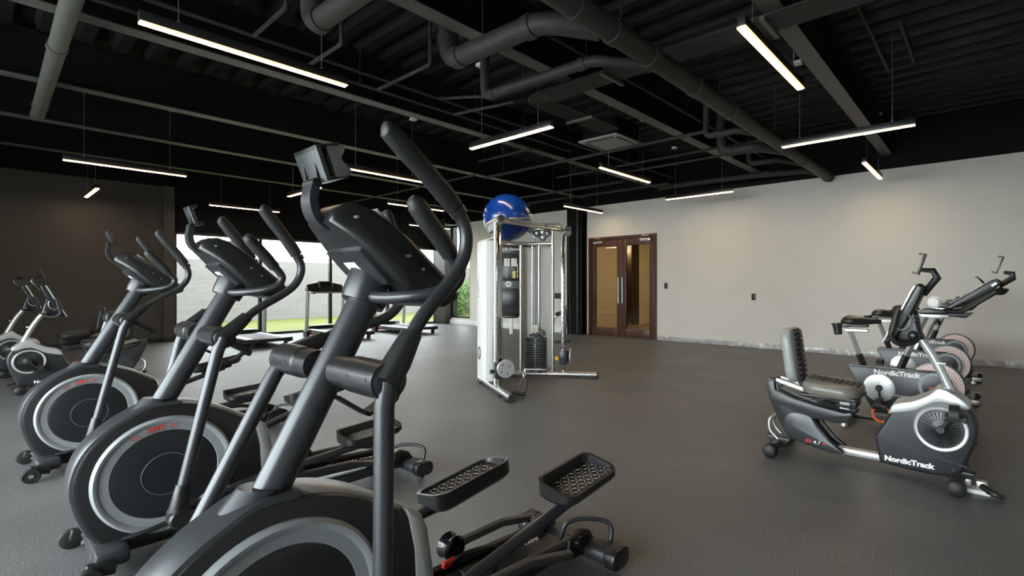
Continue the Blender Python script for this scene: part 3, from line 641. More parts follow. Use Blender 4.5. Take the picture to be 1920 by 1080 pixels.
    if wrapped:
        a = p0-bk*.020+up*.004; c_ = p1-bk*.020-up*.008
        b = MB().prism([tuple(a), tuple(c_), tuple(c_-bk*.046), tuple(a-bk*.052)], -W*.92, W*.92, 'x', bev=.010, seg=3); b.build('wrapped_pad', 'plastic_gloss', pl, EO)
        fl = MB(); fw = W*.97; rs = []
        for k in range(9):
            v = k/8; e = a.lerp(c_, v)-bk*(.052+.010*math.sin(v*9))
            f0 = a.lerp(c_, v)-bk*.012
            rs.append([(fw, f0.x, f0.y), (fw+.003*math.sin(k*2.1), e.x, e.y), (0, e.x-bk.x*.008, e.y-bk.y*.008), (-fw, e.x, e.y), (-fw, f0.x, f0.y)])
        fl.loft(rs); fl.build('plastic_wrap', 'film', pl, EO)
    # ---- handles
    j1 = moving_arm(t, 1, phi_near, 3 if wrapped else 0); j2 = moving_arm(t, -1, phi_far, -6 if wrapped else 0)
    for s in (-1, 1):
        h = MB(); h.tube(cr([(s*.045, .862, 1.216), (s*.10, .872, 1.212), (s*.18, .905, 1.216), (s*.235, .965, 1.228), (s*.258, 1.015, 1.250), (s*.262, 1.034, 1.288), (s*.262, 1.018, 1.322), (s*.262, .996, 1.345)], 5), .0185, 12)
        hb = h.build('fixed_handle', 'charcoal2', t, EO)
        g = MB(); g.tube(cr([(s*.262, 1.000, 1.340), (s*.262, .965, 1.385), (s*.260, .918, 1.438), (s*.258, .885, 1.478), (s*.257, .866, 1.494)], 4), [.023, .026, .027, .026, .014], 12, r2=1.1); g.build('grip', 'rubber', hb, EO)
    # ---- bottle cage on the rear of the mast
    bc = MB(); ribbon(bc, cr2([(.775, 1.01), (.83, .985), (.90, .930), (.955, .895), (.948, .880)], 4), .030, .055); ribbon(bc, [(.945, .893), (.905, .862), (.870, .846), (.862, .852)], .012, .05); ribbon(bc, [(.868, .846), (.815, .885), (.775, .915)], .010, .05)
    bc.build('bottle_cage', 'plastic', t, EO)
    # ---- base
    b = MB(); b.box((0, .39, .075), (.40, .115, .075), bev=.018); fs_ = b.build('front_stabilizer', 'charcoal', t, EO)
    for s in (-1, 1):
        MB().box((s*.235, .345, .066), (.045, .10, .05), rot=Matrix.Rotation(-.2, 4, 'X'), bev=.008).build('wheel_bracket', 'plastic', fs_, EO)
        w = MB().lathe([(.0, .018), (.012, .018), (.014, .012), (.034, .012), (.037, .016), (.045, .013), (.045, -.013), (.037, -.016), (.0, -.016)], (s*.268, .305, .046), (s, 0, 0), 24).build('wheel', 'rubber', fs_, EO)
        MB().cyl((s*.284, .305, .046), (s*.289, .305, .046), .012).build('wheel_cap', 'alu', w, EO)
        for zz in (.06, .095): MB().cyl((s*.14, .333, zz), (s*.14, .325, zz), .008, n=8).build('bolt', 'alu', fs_, EO)
    sp = MB()
    for s in (-1, 1): sp.tube(cr([(s*.10, .43, .115), (s*.12, .52, .125), (s*.125, .70, .155), (s*.125, .95, .150)], 4), .016, 8, r2=.7)
    sp.build('side_strut', 'plastic', t, EO)
    MB().box((0, 1.12, .055), (.10, 1.48, .055), bev=.010).build('base_beam', 'charcoal2', t, EO)
    rb = MB().prism(rrect(.115, .075, .034, 5, 1.875, .066), -.27, .27, 'x', bev=.006).build('rear_stabilizer', 'charcoal', t, EO)
    for s in (-1, 1):
        MB().prism(rrect(.128, .090, .040, 5, 1.875, .066), s*.262-.030, s*.262+.030, 'x', bev=.010).build('end_cap', 'plastic', rb, EO)
        MB().cyl((s*.24, 1.875, 0.001), (s*.24, 1.875, .03), .022, .016).build('levelling_foot', 'rubber', rb, EO)
        MB().prism([(1.70, .07), (1.72, .150), (1.80, .175), (1.86, .150), (1.90, .09), (1.84, .05)], s*.115-.014, s*.115+.014, 'x', bev=.008).build('ramp_bracket', 'plastic', rb, EO)
        MB().cyl((s*.095, 1.775, .125), (s*.15, 1.775, .125), .032, n=20).build('bracket_roller', 'plastic_gloss', rb, EO)
    MB().tube(cr([(.025, 1.78, .10), (.035, 1.80, .165), (.07, 1.84, .185), (.13, 1.895, .185), (.175, 1.93, .172), (.195, 1.935, .14), (.195, 1.92, .09)], 4), .011, 10).build('lift_handle', 'charcoal', t, EO)
    # ---- incline ramp
    rp = MB()
    rp.prism([(1.02, .155), (1.76, .105), (1.76, .118), (1.02, .168)], -.088, .088, 'x'); ramp = rp.build('ramp', 'plastic_gloss', t, EO, smooth=False)
    for s in (-1, 1): MB().tube([(s*.100, 1.00, .178), (s*.100, 1.78, .128)], .019, 12).build('ramp_rail', 'charcoal2', ramp, EO)
    text('print', '20\u00b0 TARGET RAMP', .026, 'white_text', ramp, (-.030, 1.54, .1342), (0, .742, -.050), (-1, 0, 0), .0, .25, EO, width=.30, depth=.002)
    for s, yy in ((1, 1.14), (-1, 1.29)):
        ln = MB(); ln.tube([(s*.155, yy, .20), (s*.165, yy+.30, .19), (s*.175, yy+.52, .135)], .018, 8, r2=1.4, up=(1, 0, 0)); lk = ln.build('ramp_link', 'charcoal2', t, EO)
        MB().lathe([(.0, .034), (.040, .034), (.050, .026), (.040, .0), (.050, -.026), (.040, -.034), (.0, -.034)], (s*.125, yy, .215), (1, 0, 0), 22).build('roller', 'plastic_gloss', lk, EO)
    MB().tube(cr([(-.03, 1.22, .20), (-.02, 1.26, .228), (-.01, 1.35, .222), (-.01, 1.41, .200), (-.01, 1.42, .15)], 4), .011, 8).build('cable_loop', 'rubber', t, EO)
    MB().box((-.035, 1.215, .215), (.024, .060, .024), bev=.006).build('red_lock', 'red', t, EO)
    pedal(t, 1, *pn, j1); pedal(t, -1, *pf, j2)
    return t
PN2, PF2 = (1.37, .345, 1.725, .372), (1.235, .545, 1.59, .610)
elliptical('front elliptical trainer nearest the camera, its tablet holder wrapped in plastic', (-1.51, -.072), -15, 20, (1.515, .425, 1.85, .462), (1.225, .385, 1.62, .440), True, False)
E2_ = elliptical('middle elliptical trainer between the front one and the one by the bikes', (-3.08, 0), 0, 0, PN2, PF2)
dup(E2_, (-4.91, -.065+1.0, 0), 0, 'rear elliptical trainer beside the two recumbent bikes at the charcoal wall')
# ================================================================== recumbent bikes (forward = +x, local origin at x = -0.70)
BO = (.70, 0, 0)
def phone_holder(t, pts, plate, lip, off, f=lambda x, z: (x, z)):
    P = [f(*p) for p in pts]; a = MB()
    a.tube([(x, 0, z) for x, z in P], [.024, .024, .027, .022, .015], 10, r2=.9); arm = a.build('phone_arm', 'plastic', t, off)
    p0, p1 = Vector(f(*plate[0])), Vector(f(*plate[1])); u = (p1-p0).normalized(); n = Vector((-u.y, u.x))
    if n.x > 0: n = -n
    MB().prism([tuple(p0), tuple(p1), tuple(p1+n*.014), tuple(p0+n*.014)], -.034, .034, 'y', bev=.003).build('phone_plate', 'plastic', arm, off)
    for q, s in ((p0, 1), (p1, -1)): MB().prism([tuple(q), tuple(q+n*.038), tuple(q+n*.040+u*s*.012), tuple(q+n*.032+u*s*.012), tuple(q+n*.028+u*s*.008), tuple(q+u*s*.010)], -.030, .030, 'y', bev=.002).build('phone_clip', 'plastic', arm, off)
    return arm
def crank_pedal(t, c, ang, s, L=.125, y=.105, off=BO, strap=True):
    """crank arm from (x,z)=c at angle, on side s; pedal with toe strap"""
    e = (c[0]+L*math.cos(ang), c[1]+L*math.sin(ang)); b = MB()
    b.tube([(c[0], s*(y+.022), c[1]), (e[0], s*(y+.030), e[1])], [.015, .012], 10, r2=.7); b.cyl((c[0], s*y*.6, c[1]), (c[0], s*(y+.038), c[1]), .021); ck = b.build('crank_arm', 'charcoal2', t, off)
    p = MB(); q = (e[0], s*(y+.095), e[1])
    p.box(q, (.105, .085, .024), bev=.006)
    for k in (-1, 1): p.box((q[0]+k*.046, q[1], q[2]), (.018, .098, .032), bev=.005)
    p.cyl((e[0], s*(y+.02), e[1]), (e[0], s*(y+.06), e[1]), .008); pd = p.build('pedal', 'rubber', ck, off)
    MB().cyl((e[0], s*(y+.141), e[1]), (e[0], s*(y+.149), e[1]), .010).build('pedal_cap', 'alu', pd, off)
    if strap:
        st = MB(); ribbon(st, cr2([(q[1]-.056, q[2]-.012), (q[1]-.062, q[2]+.030), (q[1]-.038, q[2]+.066), (q[1]+.030, q[2]+.070), (q[1]+.060, q[2]+.034), (q[1]+.056, q[2]-.012)], 5), .005, .048, q[0]-.006)
        st.build('toe_strap', 'rubber', pd, off)
    return ck, e
def pad(name, w, l, h, r, m, parent, X, off):
    """upholstered cushion: rounded slab, transform X"""
    rings = []
    for z, ins in ((-h/2, .018), (-h/2+.012, .003), (-.002, 0), (.002, 0), (h/2-.016, .004), (h/2-.004, .014), (h/2, .034)):
        rings.append([X @ Vector((px, py, z)) for px, py in rrect(l-2*ins, w-2*ins, max(r-ins*.6, .01), 6)])
    return MB().loft(rings).build(name, m, parent, off, ang=60)
def recumbent(label, loc, rz, cr_ang):
    t = thing('recumbent_bike', label, 'exercise bike', loc, rz, 'recumbent exercise bikes')
    O = BO
    sh = [(-.560, .070), (-.578, .16), (-.583, .25), (-.540, .335), (-.500, .415), (-.470, .470), (-.38, .500), (-.290, .553), (-.245, .600), (-.185, .585), (-.115, .535), (-.065, .455), (-.050, .370), (-.075, .26), (-.115, .145), (-.150, .082), (-.30, .055)]
    hs = MB().prism(cr2(sh+[sh[0]], 3)[:-1], -.098, .098, 'y', bev=.022, seg=3).build('shroud', 'charcoal2', t, O)
    sv = [(-.512, .405), (-.480, .476), (-.385, .508), (-.292, .562), (-.246, .610), (-.183, .594), (-.108, .540), (-.088, .500), (-.135, .490), (-.19, .513), (-.25, .514), (-.30, .488), (-.36, .447), (-.43, .424)]
    MB().prism(cr2(sv+[sv[0]], 3)[:-1], -.106, .106, 'y', bev=.020, seg=3).build('silver_cover', 'silver', hs, O)
    MB().prism([(-.584, .243), (-.40, .205), (-.155, .158), (-.100, .150), (-.104, .142), (-.40, .196), (-.584, .235)], -.0995, .0995, 'y').build('crease', 'slot_black', hs, O, smooth=False)
    for s in (-1, 1):
        c = (-.232, s*.098, .357)
        rg = MB().lathe([(.140, -.004), (.140, .010), (.134, .014), (.120, .012), (.117, .004), (.117, -.004)], c, (0, s, 0), 48).build('crank_ring', 'silver', hs, O)
        MB().lathe([(0, .009), (.030, .009), (.034, .006), (.116, .004), (.118, -.003)], c, (0, s, 0), 48).build('crank_disc', 'disc_dark', hs, O)
        vb = MB()
        for i in range(30):
            a = 2*PI*i/30
            vb.tube([(c[0]+r*math.cos(a), s*.1065, c[2]+r*math.sin(a)) for r in (.052, .106)], .0028, 5)
        v = vb.build('vent_ribs', 'rubber', hs, O); v['kind'] = 'stuff'
        text('print', 'NordicTrack', .036, 'white_text', hs, (-.40, s*.0985, .112), (-s, 0, 0), (0, 0, 1), .05, 0, O, width=.27, depth=.0015)
        crank_pedal(t, (-.232, .357), cr_ang+(0 if s < 0 else PI), s)
    # column
    col = MB(); col.tube(cr([(-.170, 0, .54), (-.205, 0, .625), (-.240, 0, .710), (-.290, 0, .815), (-.345, 0, .905), (-.370, 0, .95)], 4), .031, 18, r2=.85).build('column', 'silver', t, O)
    MB().box((-.236, -.033, .755), (.05, .008, .012), bev=.002).build('column_clip', 'white', t, O)
    # console
    pod = MB().prism([(-.318, .905), (-.335, .945), (-.362, 1.085), (-.405, 1.12), (-.468, .985), (-.500, .905), (-.44, .872), (-.372, .885)], -.062, .062, 'y', bev=.022, seg=3).build('console_pod', 'plastic', t, O)
    for s in (-1, 1):
        MB().ball((-.378, s*.066, .925), .030, (1, .6, 1)).build('pod_knob', 'plastic', pod, O)
        for i in range(7): MB().box((-.425+i*.011, s*.063, .930+i*.020), (.030, .006, .005), rot=Matrix.Rotation(.5, 4, 'Y')).build('vent_slat', 'slot_black', pod, O, smooth=False)
    cpr = [(-.345, 1.262), (-.318, 1.240), (-.330, 1.190), (-.372, 1.085), (-.470, .900), (-.520, .865), (-.540, .876), (-.440, 1.075), (-.380, 1.21), (-.362, 1.252)]
    con = MB().prism(cpr, -.105, .105, 'y', bev=.014, seg=3).build('console', 'plastic', t, O)
    MB().prism([(-.372, 1.250), (-.392, 1.210), (-.450, 1.075), (-.550, .872), (-.538, .868), (-.438, 1.070), (-.380, 1.205), (-.358, 1.248)], -.108, .108, 'y', bev=.003).build('console_edge', 'silver', con, O)
    MB().prism([(-.402, 1.192), (-.447, 1.092), (-.4495, 1.0935), (-.4045, 1.1935)], -.08, .08, 'y').build('screen', 'plastic_gloss', con, O, smooth=False)
    for s in (-1, 1):
        MB().tube(cr([(-.395, s*.109, 1.060), (-.385, s*.109, 1.030), (-.400, s*.109, .985), (-.440, s*.109, .960), (-.462, s*.109, .975)], 4), .009, 8, r2=.5).build('console_accent', 'silver', con, O)
        h = MB().tube(cr([(-.365, s*.05, .890), (-.405, s*.10, .872), (-.455, s*.150, .880), (-.487, s*.168, .920), (-.480, s*.170, .970), (-.462, s*.170, 1.03)], 5), .016, 12).build('handlebar', 'rubber', t, O)
        MB().tube([(-.482, s*.170, .955), (-.447, s*.170, 1.098)], [.020, .019], 12).build('grip', 'rubber', h, O)
    phone_holder(t, [(-.330, 1.190), (-.300, 1.235), (-.256, 1.298), (-.278, 1.345), (-.338, 1.350)], ((-.352, 1.318), (-.312, 1.452)), None, O)
    # rear frame
    pn = [(-1.305, .497), (-1.275, .536), (-1.246, .532), (-1.236, .462), (-1.10, .418), (-.93, .385), (-.775, .365), (-.730, .372), (-.722, .345), (-.765, .295), (-.83, .285), (-.93, .300), (-.972, .290), (-.940, .240), (-.86, .150), (-.79, .098), (-.775, .075), (-.86, .070), (-1.02, .095), (-1.135, .122), (-1.175, .175), (-1.225, .265), (-1.275, .385)]
    for s in (-1, 1):
        f = MB().prism(pn, s*.075-.022, s*.075+.022, 'y', bev=.008).build('frame_panel', 'charcoal2', t, O)
        MB().prism(cr2([(-1.155, .165), (-1.170, .24), (-1.135, .305), (-1.06, .318), (-.985, .300), (-.945, .235), (-.865, .145), (-.80, .095), (-.95, .105), (-1.08, .125), (-1.155, .165)], 3)[:-1], s*.098-.006, s*.098+.004, 'y', bev=.004).build('panel_inset', 'charcoal', f, O)
        text('print', 'GX', .026, 'red', f, (-.946+s*.054, s*.1048, .132), (-s, 0, 0), (0, 0, 1), .02, .2, O, width=.046, depth=.001)
        text('print', '4.7', .026, 'white_text', f, (-.946, s*.1048, .130), (-s, 0, 0), (0, 0, 1), .01, .2, O, width=.054, depth=.001)
        text('print', 'R', .026, 'red', f, (-.946-s*.050, s*.1048, .128), (-s, 0, 0), (0, 0, 1), .0, .2, O, width=.024, depth=.001)
        for x, z in ((-1.28, .49), (-1.24, .40), (-1.20, .27), (-.80, .325), (-.75, .34), (-1.0, .20)): MB().cyl((x, s*.096, z), (x, s*.101, z), .006, n=8).build('screw', 'slot_black', f, O)
        MB().prism([(-1.245, .520), (-1.235, .548), (-.735, .425), (-.735, .395)], s*.055-.014, s*.055+.014, 'y', bev=.004).build('seat_rail', 'alu', t, O)
    MB().box((-1.275, 0, .520), (.05, .15, .05), bev=.01).build('rail_end_cap', 'plastic', t, O)
    MB().box((-.67, 0, .082), (.32, .075, .050), bev=.016).build('main_beam', 'silver', t, O)
    # seat
    cg = MB().prism([(-1.00, .450), (-.99, .480), (-.70, .450), (-.70, .405), (-.78, .375), (-.93, .40)], -.085, .085, 'y', bev=.008).build('seat_carriage', 'plastic', t, O)
    MB().tube([(-.90, -.10, .43), (-.80, -.19, .435), (-.72, -.19, .43)], .010, 8).build('seat_lever', 'plastic', cg, O)
    MB().box((-.77, -.088, .415), (.06, .006, .045)).build('warning_label', 'white', cg, O, smooth=False)
    X = Matrix.Translation((-.858, 0, .520)) @ Matrix.Rotation(math.radians(4), 4, 'Y')
    st = pad('seat', .42, .36, .085, .10, 'vinyl', t, X, O)
    MB().box((-.86, 0, .474), (.36, .38, .022), bev=.008).build('seat_shell', 'plastic', st, O)
    pl = MB()
    for i in range(9): pl.tube([X @ Vector((-.15+i*.037, -.085, .043)), X @ Vector((-.15+i*.037, .085, .043))], .020, 8, r2=.5)
    pl.box((0, 0, 0), (.33, .178, .014)); pl.v[-8:] = [tuple(X @ (Vector(q)+Vector((0, 0, .038)))) for q in pl.v[-8:]]
    pl.build('seat_pleats', 'mesh_black', st, O)
    X = Matrix.Translation((-1.125, 0, .735)) @ Matrix.Rotation(math.radians(-8), 4, 'Y') @ Matrix.Rotation(math.radians(90), 4, 'Y')
    bk = pad('backrest', .34, .40, .075, .085, 'vinyl_grey', t, X, O)
    pl = MB()
    for i in range(10): pl.tube([X @ Vector((-.165+i*.037, -.068, .038)), X @ Vector((-.165+i*.037, .068, .038))], .0205, 8, r2=.4)
    pl.box((0, 0, 0), (.37, .142, .016)); pl.v[-8:] = [tuple(X @ (Vector(q)+Vector((0, 0, .032)))) for q in pl.v[-8:]]
    pl.build('backrest_pleats', 'mesh_black', bk, O)
    sp = MB(); sp.tube(cr([(-.93, -.05, .445), (-1.02, -.05, .48), (-1.085, -.05, .56), (-1.13, -.05, .70)], 4), .015, 8); sp.tube(cr([(-.93, .05, .445), (-1.02, .05, .48), (-1.085, .05, .56), (-1.13, .05, .70)], 4), .015, 8); sp.build('backrest_support', 'charcoal2', t, O)
    # feet
    for x, nm in ((-1.225, 'rear_stabilizer'), (-.150, 'front_stabilizer')):
        sb = MB().tube([(x, -.25, .052), (x, .25, .052)], .034, 16).build(nm, 'charcoal', t, O)
        for s in (-1, 1):
            MB().lathe([(0, .034), (.030, .034), (.046, .022), (.050, .0), (.050, -.03), (.036, -.034)], (x, s*.245, .050), (0, s, 0), 20).build('end_cap', 'rubber', sb, O)
        MB().prism([(x-.09, .11), (x+.09, .10), (x+.05, .04), (x-.05, .04)], -.06, .06, 'y', bev=.01).build('foot_bracket', 'charcoal2', sb, O)
    MB().tube(cr([(-1.225, -.06, .09), (-1.285, -.06, .15), (-1.290, -.05, .225), (-1.265, -.03, .252), (-1.235, 0, .258), (-1.265, .03, .252), (-1.290, .05, .225), (-1.285, .06, .15), (-1.225, .06, .09)], 4), .011, 10).build('transport_handle', 'alu', t, O)
    return t
R1_ = recumbent('recumbent bike at the right with a padded seat and backrest', (-.70, 3.97, 0), 0, math.radians(52))
dup(R1_, (-8.72, .90, 0), -PI/2, 'left recumbent bike nearer the rear elliptical trainer, facing left')
dup(R1_, (-10.45, .82, 0), -PI/2, 'left recumbent bike at the frame edge by the charcoal wall, facing left')
for b_ in [o for o in COL.objects if o.name.startswith('recumbent_bike.')]:     # the two left bikes have black upholstery
    for c_ in kids(b_):
        if c_.name.split('.')[0] in ('seat', 'backrest'): c_.material_slots[0].link = 'OBJECT'; c_.material_slots[0].material = M['rubber']
# floor box with plugs beside the recumbent bike
fb = thing('floor_power_box', 'white floor power box with plugs beside the front foot of the recumbent bike', 'power outlet', (-.07, 3.90, 0))
MB().box((0, 0, .012), (.15, .09, .024), bev=.004).build('plate', 'white', fb)
for x in (-.04, .035): MB().box((x, .02, .045), (.055, .05, .045), bev=.006).build('plug', 'alu', fb)
MB().tube(cr([(.035, -.01, .045), (.07, -.04, .03), (.10, -.06, .024), (.13, -.05, .014)], 4), [.018, .02, .016, .012], 8).build('adapter', 'rubber', fb)
MB().tube(cr([(-.04, .0, .06), (-.09, -.03, .10), (-.13, .0, .16), (-.15, .04, .13)], 4), .005, 6).build('cord', 'cable', fb)
# ================================================================== upright studio bikes (forward = +x)
GK = .9665
def g(x, z): return (x*GK, 1.25-(1.25-z)*GK)
GO = (.55, 0, 0)
def studio_bike(label, loc):
    t = thing('studio_bike', label, 'exercise bike', loc, 0, 'upright studio bikes'); O = GO
    arc = [g(-.357+.128*math.cos(a), .372+.128*math.sin(a)) for a in [math.radians(q) for q in range(78, -103, -15)]]
    body = [g(-1.030, .480), g(-1.026, .500)]+arc+[g(-.50, .185), g(-.66, .085), g(-.815, .085)]
    bd = MB().prism(body, -.062, .062, 'y', bev=.006).build('body_panel', 'charcoal2', t, O)
    MB().prism([g(-1.028, .488), g(-1.024, .506), g(-.36, .506), g(-.36, .490)], -.065, .065, 'y', bev=.003).build('top_trim', 'charcoal', bd, O)
    wc = g(-.357, .372); R = .205
    wh = MB().lathe([(R, -.018), (R+.004, 0), (R, .018), (R-.012, .019), (R-.014, .013), (.04, .013), (.04, -.013), (R-.014, -.013), (R-.012, -.019), (R, -.018)], (wc[0], 0, wc[1]), (0, 1, 0), 64, caps=False).build('flywheel_rim', 'plastic', t, O)
    for s in (-1, 1):
        fc = MB().lathe([(.10, .015), (R-.014, .015)], (wc[0], 0, wc[1]), (0, s, 0), 64); fc.f = fc.f[:-2]; face = fc.build('flywheel_face', 'wheel_pink', t, O, smooth=False)
        for m_, par in (('slot_red', 0), ('slot_black', 1)):
            sl = MB()
            for k, rr in enumerate((.138, .152, .166, .180)):
                n = 44
                for i in range(n):
                    if (i//4+k) % 3 == 0 and par == 0 or (i//4+k) % 3 != 0 and par == 1: continue
                    a = 2*PI*(i+.5*(k % 2))/n; T = V(-math.sin(a), 0, math.cos(a)); D = V(math.cos(a), 0, math.sin(a)); p = V(wc[0], s*.0158, wc[1])+D*rr
                    u = (T*.9+D*.45).normalized(); w = V(-u.z, 0, u.x); sl.add([p-u*.0085-w*.0022, p+u*.0085-w*.0022, p+u*.0085+w*.0022, p-u*.0085+w*.0022], [(0, 1, 2, 3)])
            q = sl.build('slot_print', m_, face, O, smooth=False); q['kind'] = 'stuff'
        rg = MB().lathe([(.118, -.002), (.118, .007), (.092, .007), (.092, -.002)], (wc[0], s*.062, wc[1]), (0, s, 0), 48); rg.f = rg.f[:-2]; ring = rg.build('hub_ring', 'ring_grey', bd, O)
        text('print', 'SMR', .024, 'orange', bd, (wc[0]-.005, s*.0625, wc[1]-.012), (-s, 0, 0), (0, 0, 1), .03, .3, O, width=.085, depth=.001)
        dc = g(-.772, .314)
        cd = MB().lathe([(0, .014), (.020, .014), (.026, .008), (.110, .006), (.121, .002), (.121, -.002)], (dc[0], s*.062, dc[1]), (0, s, 0), 48).build('crank_disc', 'silver', bd, O)
        rl = MB()
        for i in range(16):
            a = 2*PI*i/16; rl.tube([(dc[0]+r*math.cos(a), s*.0685, dc[1]+r*math.sin(a)) for r in (.045, .105)], .0012, 4)
        rr_ = rl.build('radial_lines', 'ring_grey', cd, O); rr_['kind'] = 'stuff'
        MB().lathe([(0, .03), (.022, .03), (.028, .02), (.028, 0)], (dc[0], s*.07, dc[1]), (0, s, 0), 20).build('crank_boss', 'plastic', bd, O)
        text('print', 'NordicTrack', .045, 'white_text', bd, (g(-.64, 0)[0], s*.0625, g(0, .459)[1]), (-s, 0, 0), (0, 0, 1), .05, 0, O, width=.345, depth=.0015)
        text('print', 'GRAND TOUR', .016, 'white_text', bd, (g(-.555, 0)[0], s*.0625, g(0, .262)[1]), (-s, 0, 0), (0, 0, 1), .0, 0, O, width=.20, depth=.0015)
        ck, e = crank_pedal(t, dc, math.radians(-82 if s < 0 else 98), s, .150, .070, O)
        og = MB().tube([(e[0]+.012+.066*math.cos(2*PI*i/28), s*.175, e[1]-.055+.066*math.sin(2*PI*i/28)) for i in range(28)], .011, 8, closed=True).build('toe_cage', 'orange', ck, O) if s < 0 else None
    # seat post, saddle
    a, b_, c_ = V(g(-.898, .47)[0], 0, g(0, .47)[1]), V(g(-.945, .60)[0], 0, g(0, .60)[1]), V(g(-1.018, .81)[0], 0, g(0, .81)[1])
    MB().tube([a, b_], .038, 4, r2=.75).build('post_sleeve', 'charcoal2', t, O); sp = MB().tube([b_, c_], .033, 4, r2=.72).build('seat_post', 'silver', t, O)
    z = g(0, .822)[1]; MB().box((g(-.965, 0)[0], 0, z), (.19, .045, .028), bev=.004).build('seat_slide', 'alu', sp, O)
    sd = MB(); rings = []
    for x, w, h, zc in ((-1.090, .055, .022, .905), (-1.075, .105, .040, .905), (-1.03, .130, .052, .912), (-.97, .125, .052, .910), (-.91, .085, .042, .906), (-.85, .045, .034, .907), (-.79, .032, .030, .910), (-.763, .018, .016, .914)):
        X_, Z_ = g(x, zc); rings.append([(X_, w*math.cos(q), Z_+h*math.sin(q)*(1 if math.sin(q) > 0 else .55)) for q in [2*PI*i/18 for i in range(18)]])
    sd.loft(rings); sad = sd.build('saddle', M['plastic'], t, O, ang=70)
    MB().box((g(-.95, 0)[0], 0, g(0, .868)[1]), (.16, .07, .022), bev=.006).build('saddle_clamp', 'plastic', sad, O)
    cx, cz = g(-1.122, .822); MB().lathe([(.030, -.05), (.042, .045), (.050, .05), (.050, .058), (.040, .058), (.034, -.04), (0, -.04)], (cx, -.02, cz+.005), (-.12, 0, 1), 20).build('bottle_holder', 'plastic', t, O)
    MB().box((cx+.055, -.01, cz+.04), (.06, .03, .03), bev=.004).build('holder_bracket', 'plastic', t, O)
    # handlebar post, slide, tray
    a, b_, c_ = V(g(-.620, .49)[0], 0, g(0, .49)[1]), V(g(-.572, .62)[0], 0, g(0, .62)[1]), V(g(-.433, .970)[0], 0, g(0, .970)[1])
    MB().tube([a, b_], .041, 4, r2=.75).build('post_sleeve', 'charcoal2', t, O); hp = MB().tube([b_, c_], .036, 4, r2=.72).build('handlebar_post', 'silver', t, O)
    X_, Z_ = g(-.375, .982); MB().box((X_, 0, Z_), (.225, .05, .036), bev=.005).build('handlebar_slide', 'silver', hp, O)
    kx, kz = g(-.343, .93); MB().lathe([(0, -.024), (.020, -.022), (.024, -.006), (.016, .012), (.010, .016), (.010, .036)], (kx, 0, kz), (0, 0, 1), 16).build('adjust_knob', 'plastic', hp, O)
    tray = MB().prism([g(-.480, 1.005), g(-.455, 1.040), g(-.430, 1.052), g(-.27, 1.036), g(-.265, 1.004)], -.085, .085, 'y', bev=.008).build('tray', 'plastic', t, O)
    # console and bars
    con = MB().prism([g(-.285, 1.055), g(-.245, 1.048), g(.010, 1.195), g(.072, 1.262), g(.070, 1.290), g(.045, 1.302), g(.015, 1.292), g(-.26, 1.085)], -.14, .14, 'y', bev=.010, seg=3).build('console', 'plastic', t, O)
    MB().prism([g(-.25, 1.096), g(.005, 1.287), g(.003, 1.291), g(-.252, 1.100)], -.125, .125, 'y').build('screen', 'plastic_gloss', con, O, smooth=False)
    MB().prism([g(-.275, 1.085), g(-.205, 1.158), g(-.192, 1.150), g(-.188, 1.135)], -.06, .06, 'y', bev=.002).build('media_ledge', 'plastic', con, O)
    for s in (-1, 1):
        MB().prism([g(.008, 1.252), g(.038, 1.276), g(.050, 1.262), g(.020, 1.238)], s*.1405-.001, s*.1405+.001, 'y').build('rating_label', 'white', con, O, smooth=False)
        h = MB().tube(cr([(*[g(-.30, 1.035)[0], s*.06], g(0, 1.035)[1]), (g(-.20, 0)[0], s*.15, g(0, 1.030)[1]), (g(-.14, 0)[0], s*.18, g(0, 1.055)[1]), (g(-.05, 0)[0], s*.19, g(0, 1.125)[1]), (g(.035, 0)[0], s*.19, g(0, 1.196)[1])], 4), .015, 10).build('handlebar', 'rubber', t, O)
        MB().tube([(g(-.02, 0)[0], s*.19, g(0, 1.150)[1]), (g(.04, 0)[0], s*.19, g(0, 1.200)[1])], .019, 10).build('grip', 'rubber', h, O)
        MB().tube(cr([(g(.035, 0)[0], s*.19, g(0, 1.192)[1]), (g(.080, 0)[0], s*.18, g(0, 1.190)[1]), (g(.110, 0)[0], s*.16, g(0, 1.218)[1])], 3), [.017, .016, .012], 8).build('shifter', 'plastic', h, O)
    MB().prism([g(-.10, 1.02), g(-.27, 1.01), g(-.27, .985), g(-.15, .975)], -.05, .05, 'y', bev=.005).build('console_bracket', 'plastic', t, O)
    phone_holder(t, [(.060, 1.245), (.100, 1.275), (.146, 1.310), (.146, 1.345), (.090, 1.355)], ((.050, 1.345), (.096, 1.480)), None, O, g)
    hk = MB().tube([(g(-.020, 0)[0], -.05, g(0, 1.250)[1]), (g(-.045, 0)[0], -.05, g(0, 1.275)[1]), (g(-.078, 0)[0], -.05, g(0, 1.322)[1]), (g(-.088, 0)[0], -.05, g(0, 1.312)[1])], .005, 6).build('cable_hook', 'plastic', t, O)
    # base
    MB().box((g(-.60, 0)[0], 0, .062), (.80, .07, .045), bev=.006).build('base_bar', 'plastic', t, O)
    MB().prism([g(-.42, .30), g(-.30, .30), g(-.16, .08), g(-.24, .07)], -.085, -.070, 'y', bev=.004).build('fork', 'charcoal2', t, O); MB().prism([g(-.42, .30), g(-.30, .30), g(-.16, .08), g(-.24, .07)], .070, .085, 'y', bev=.004).build('fork', 'charcoal2', t, O)
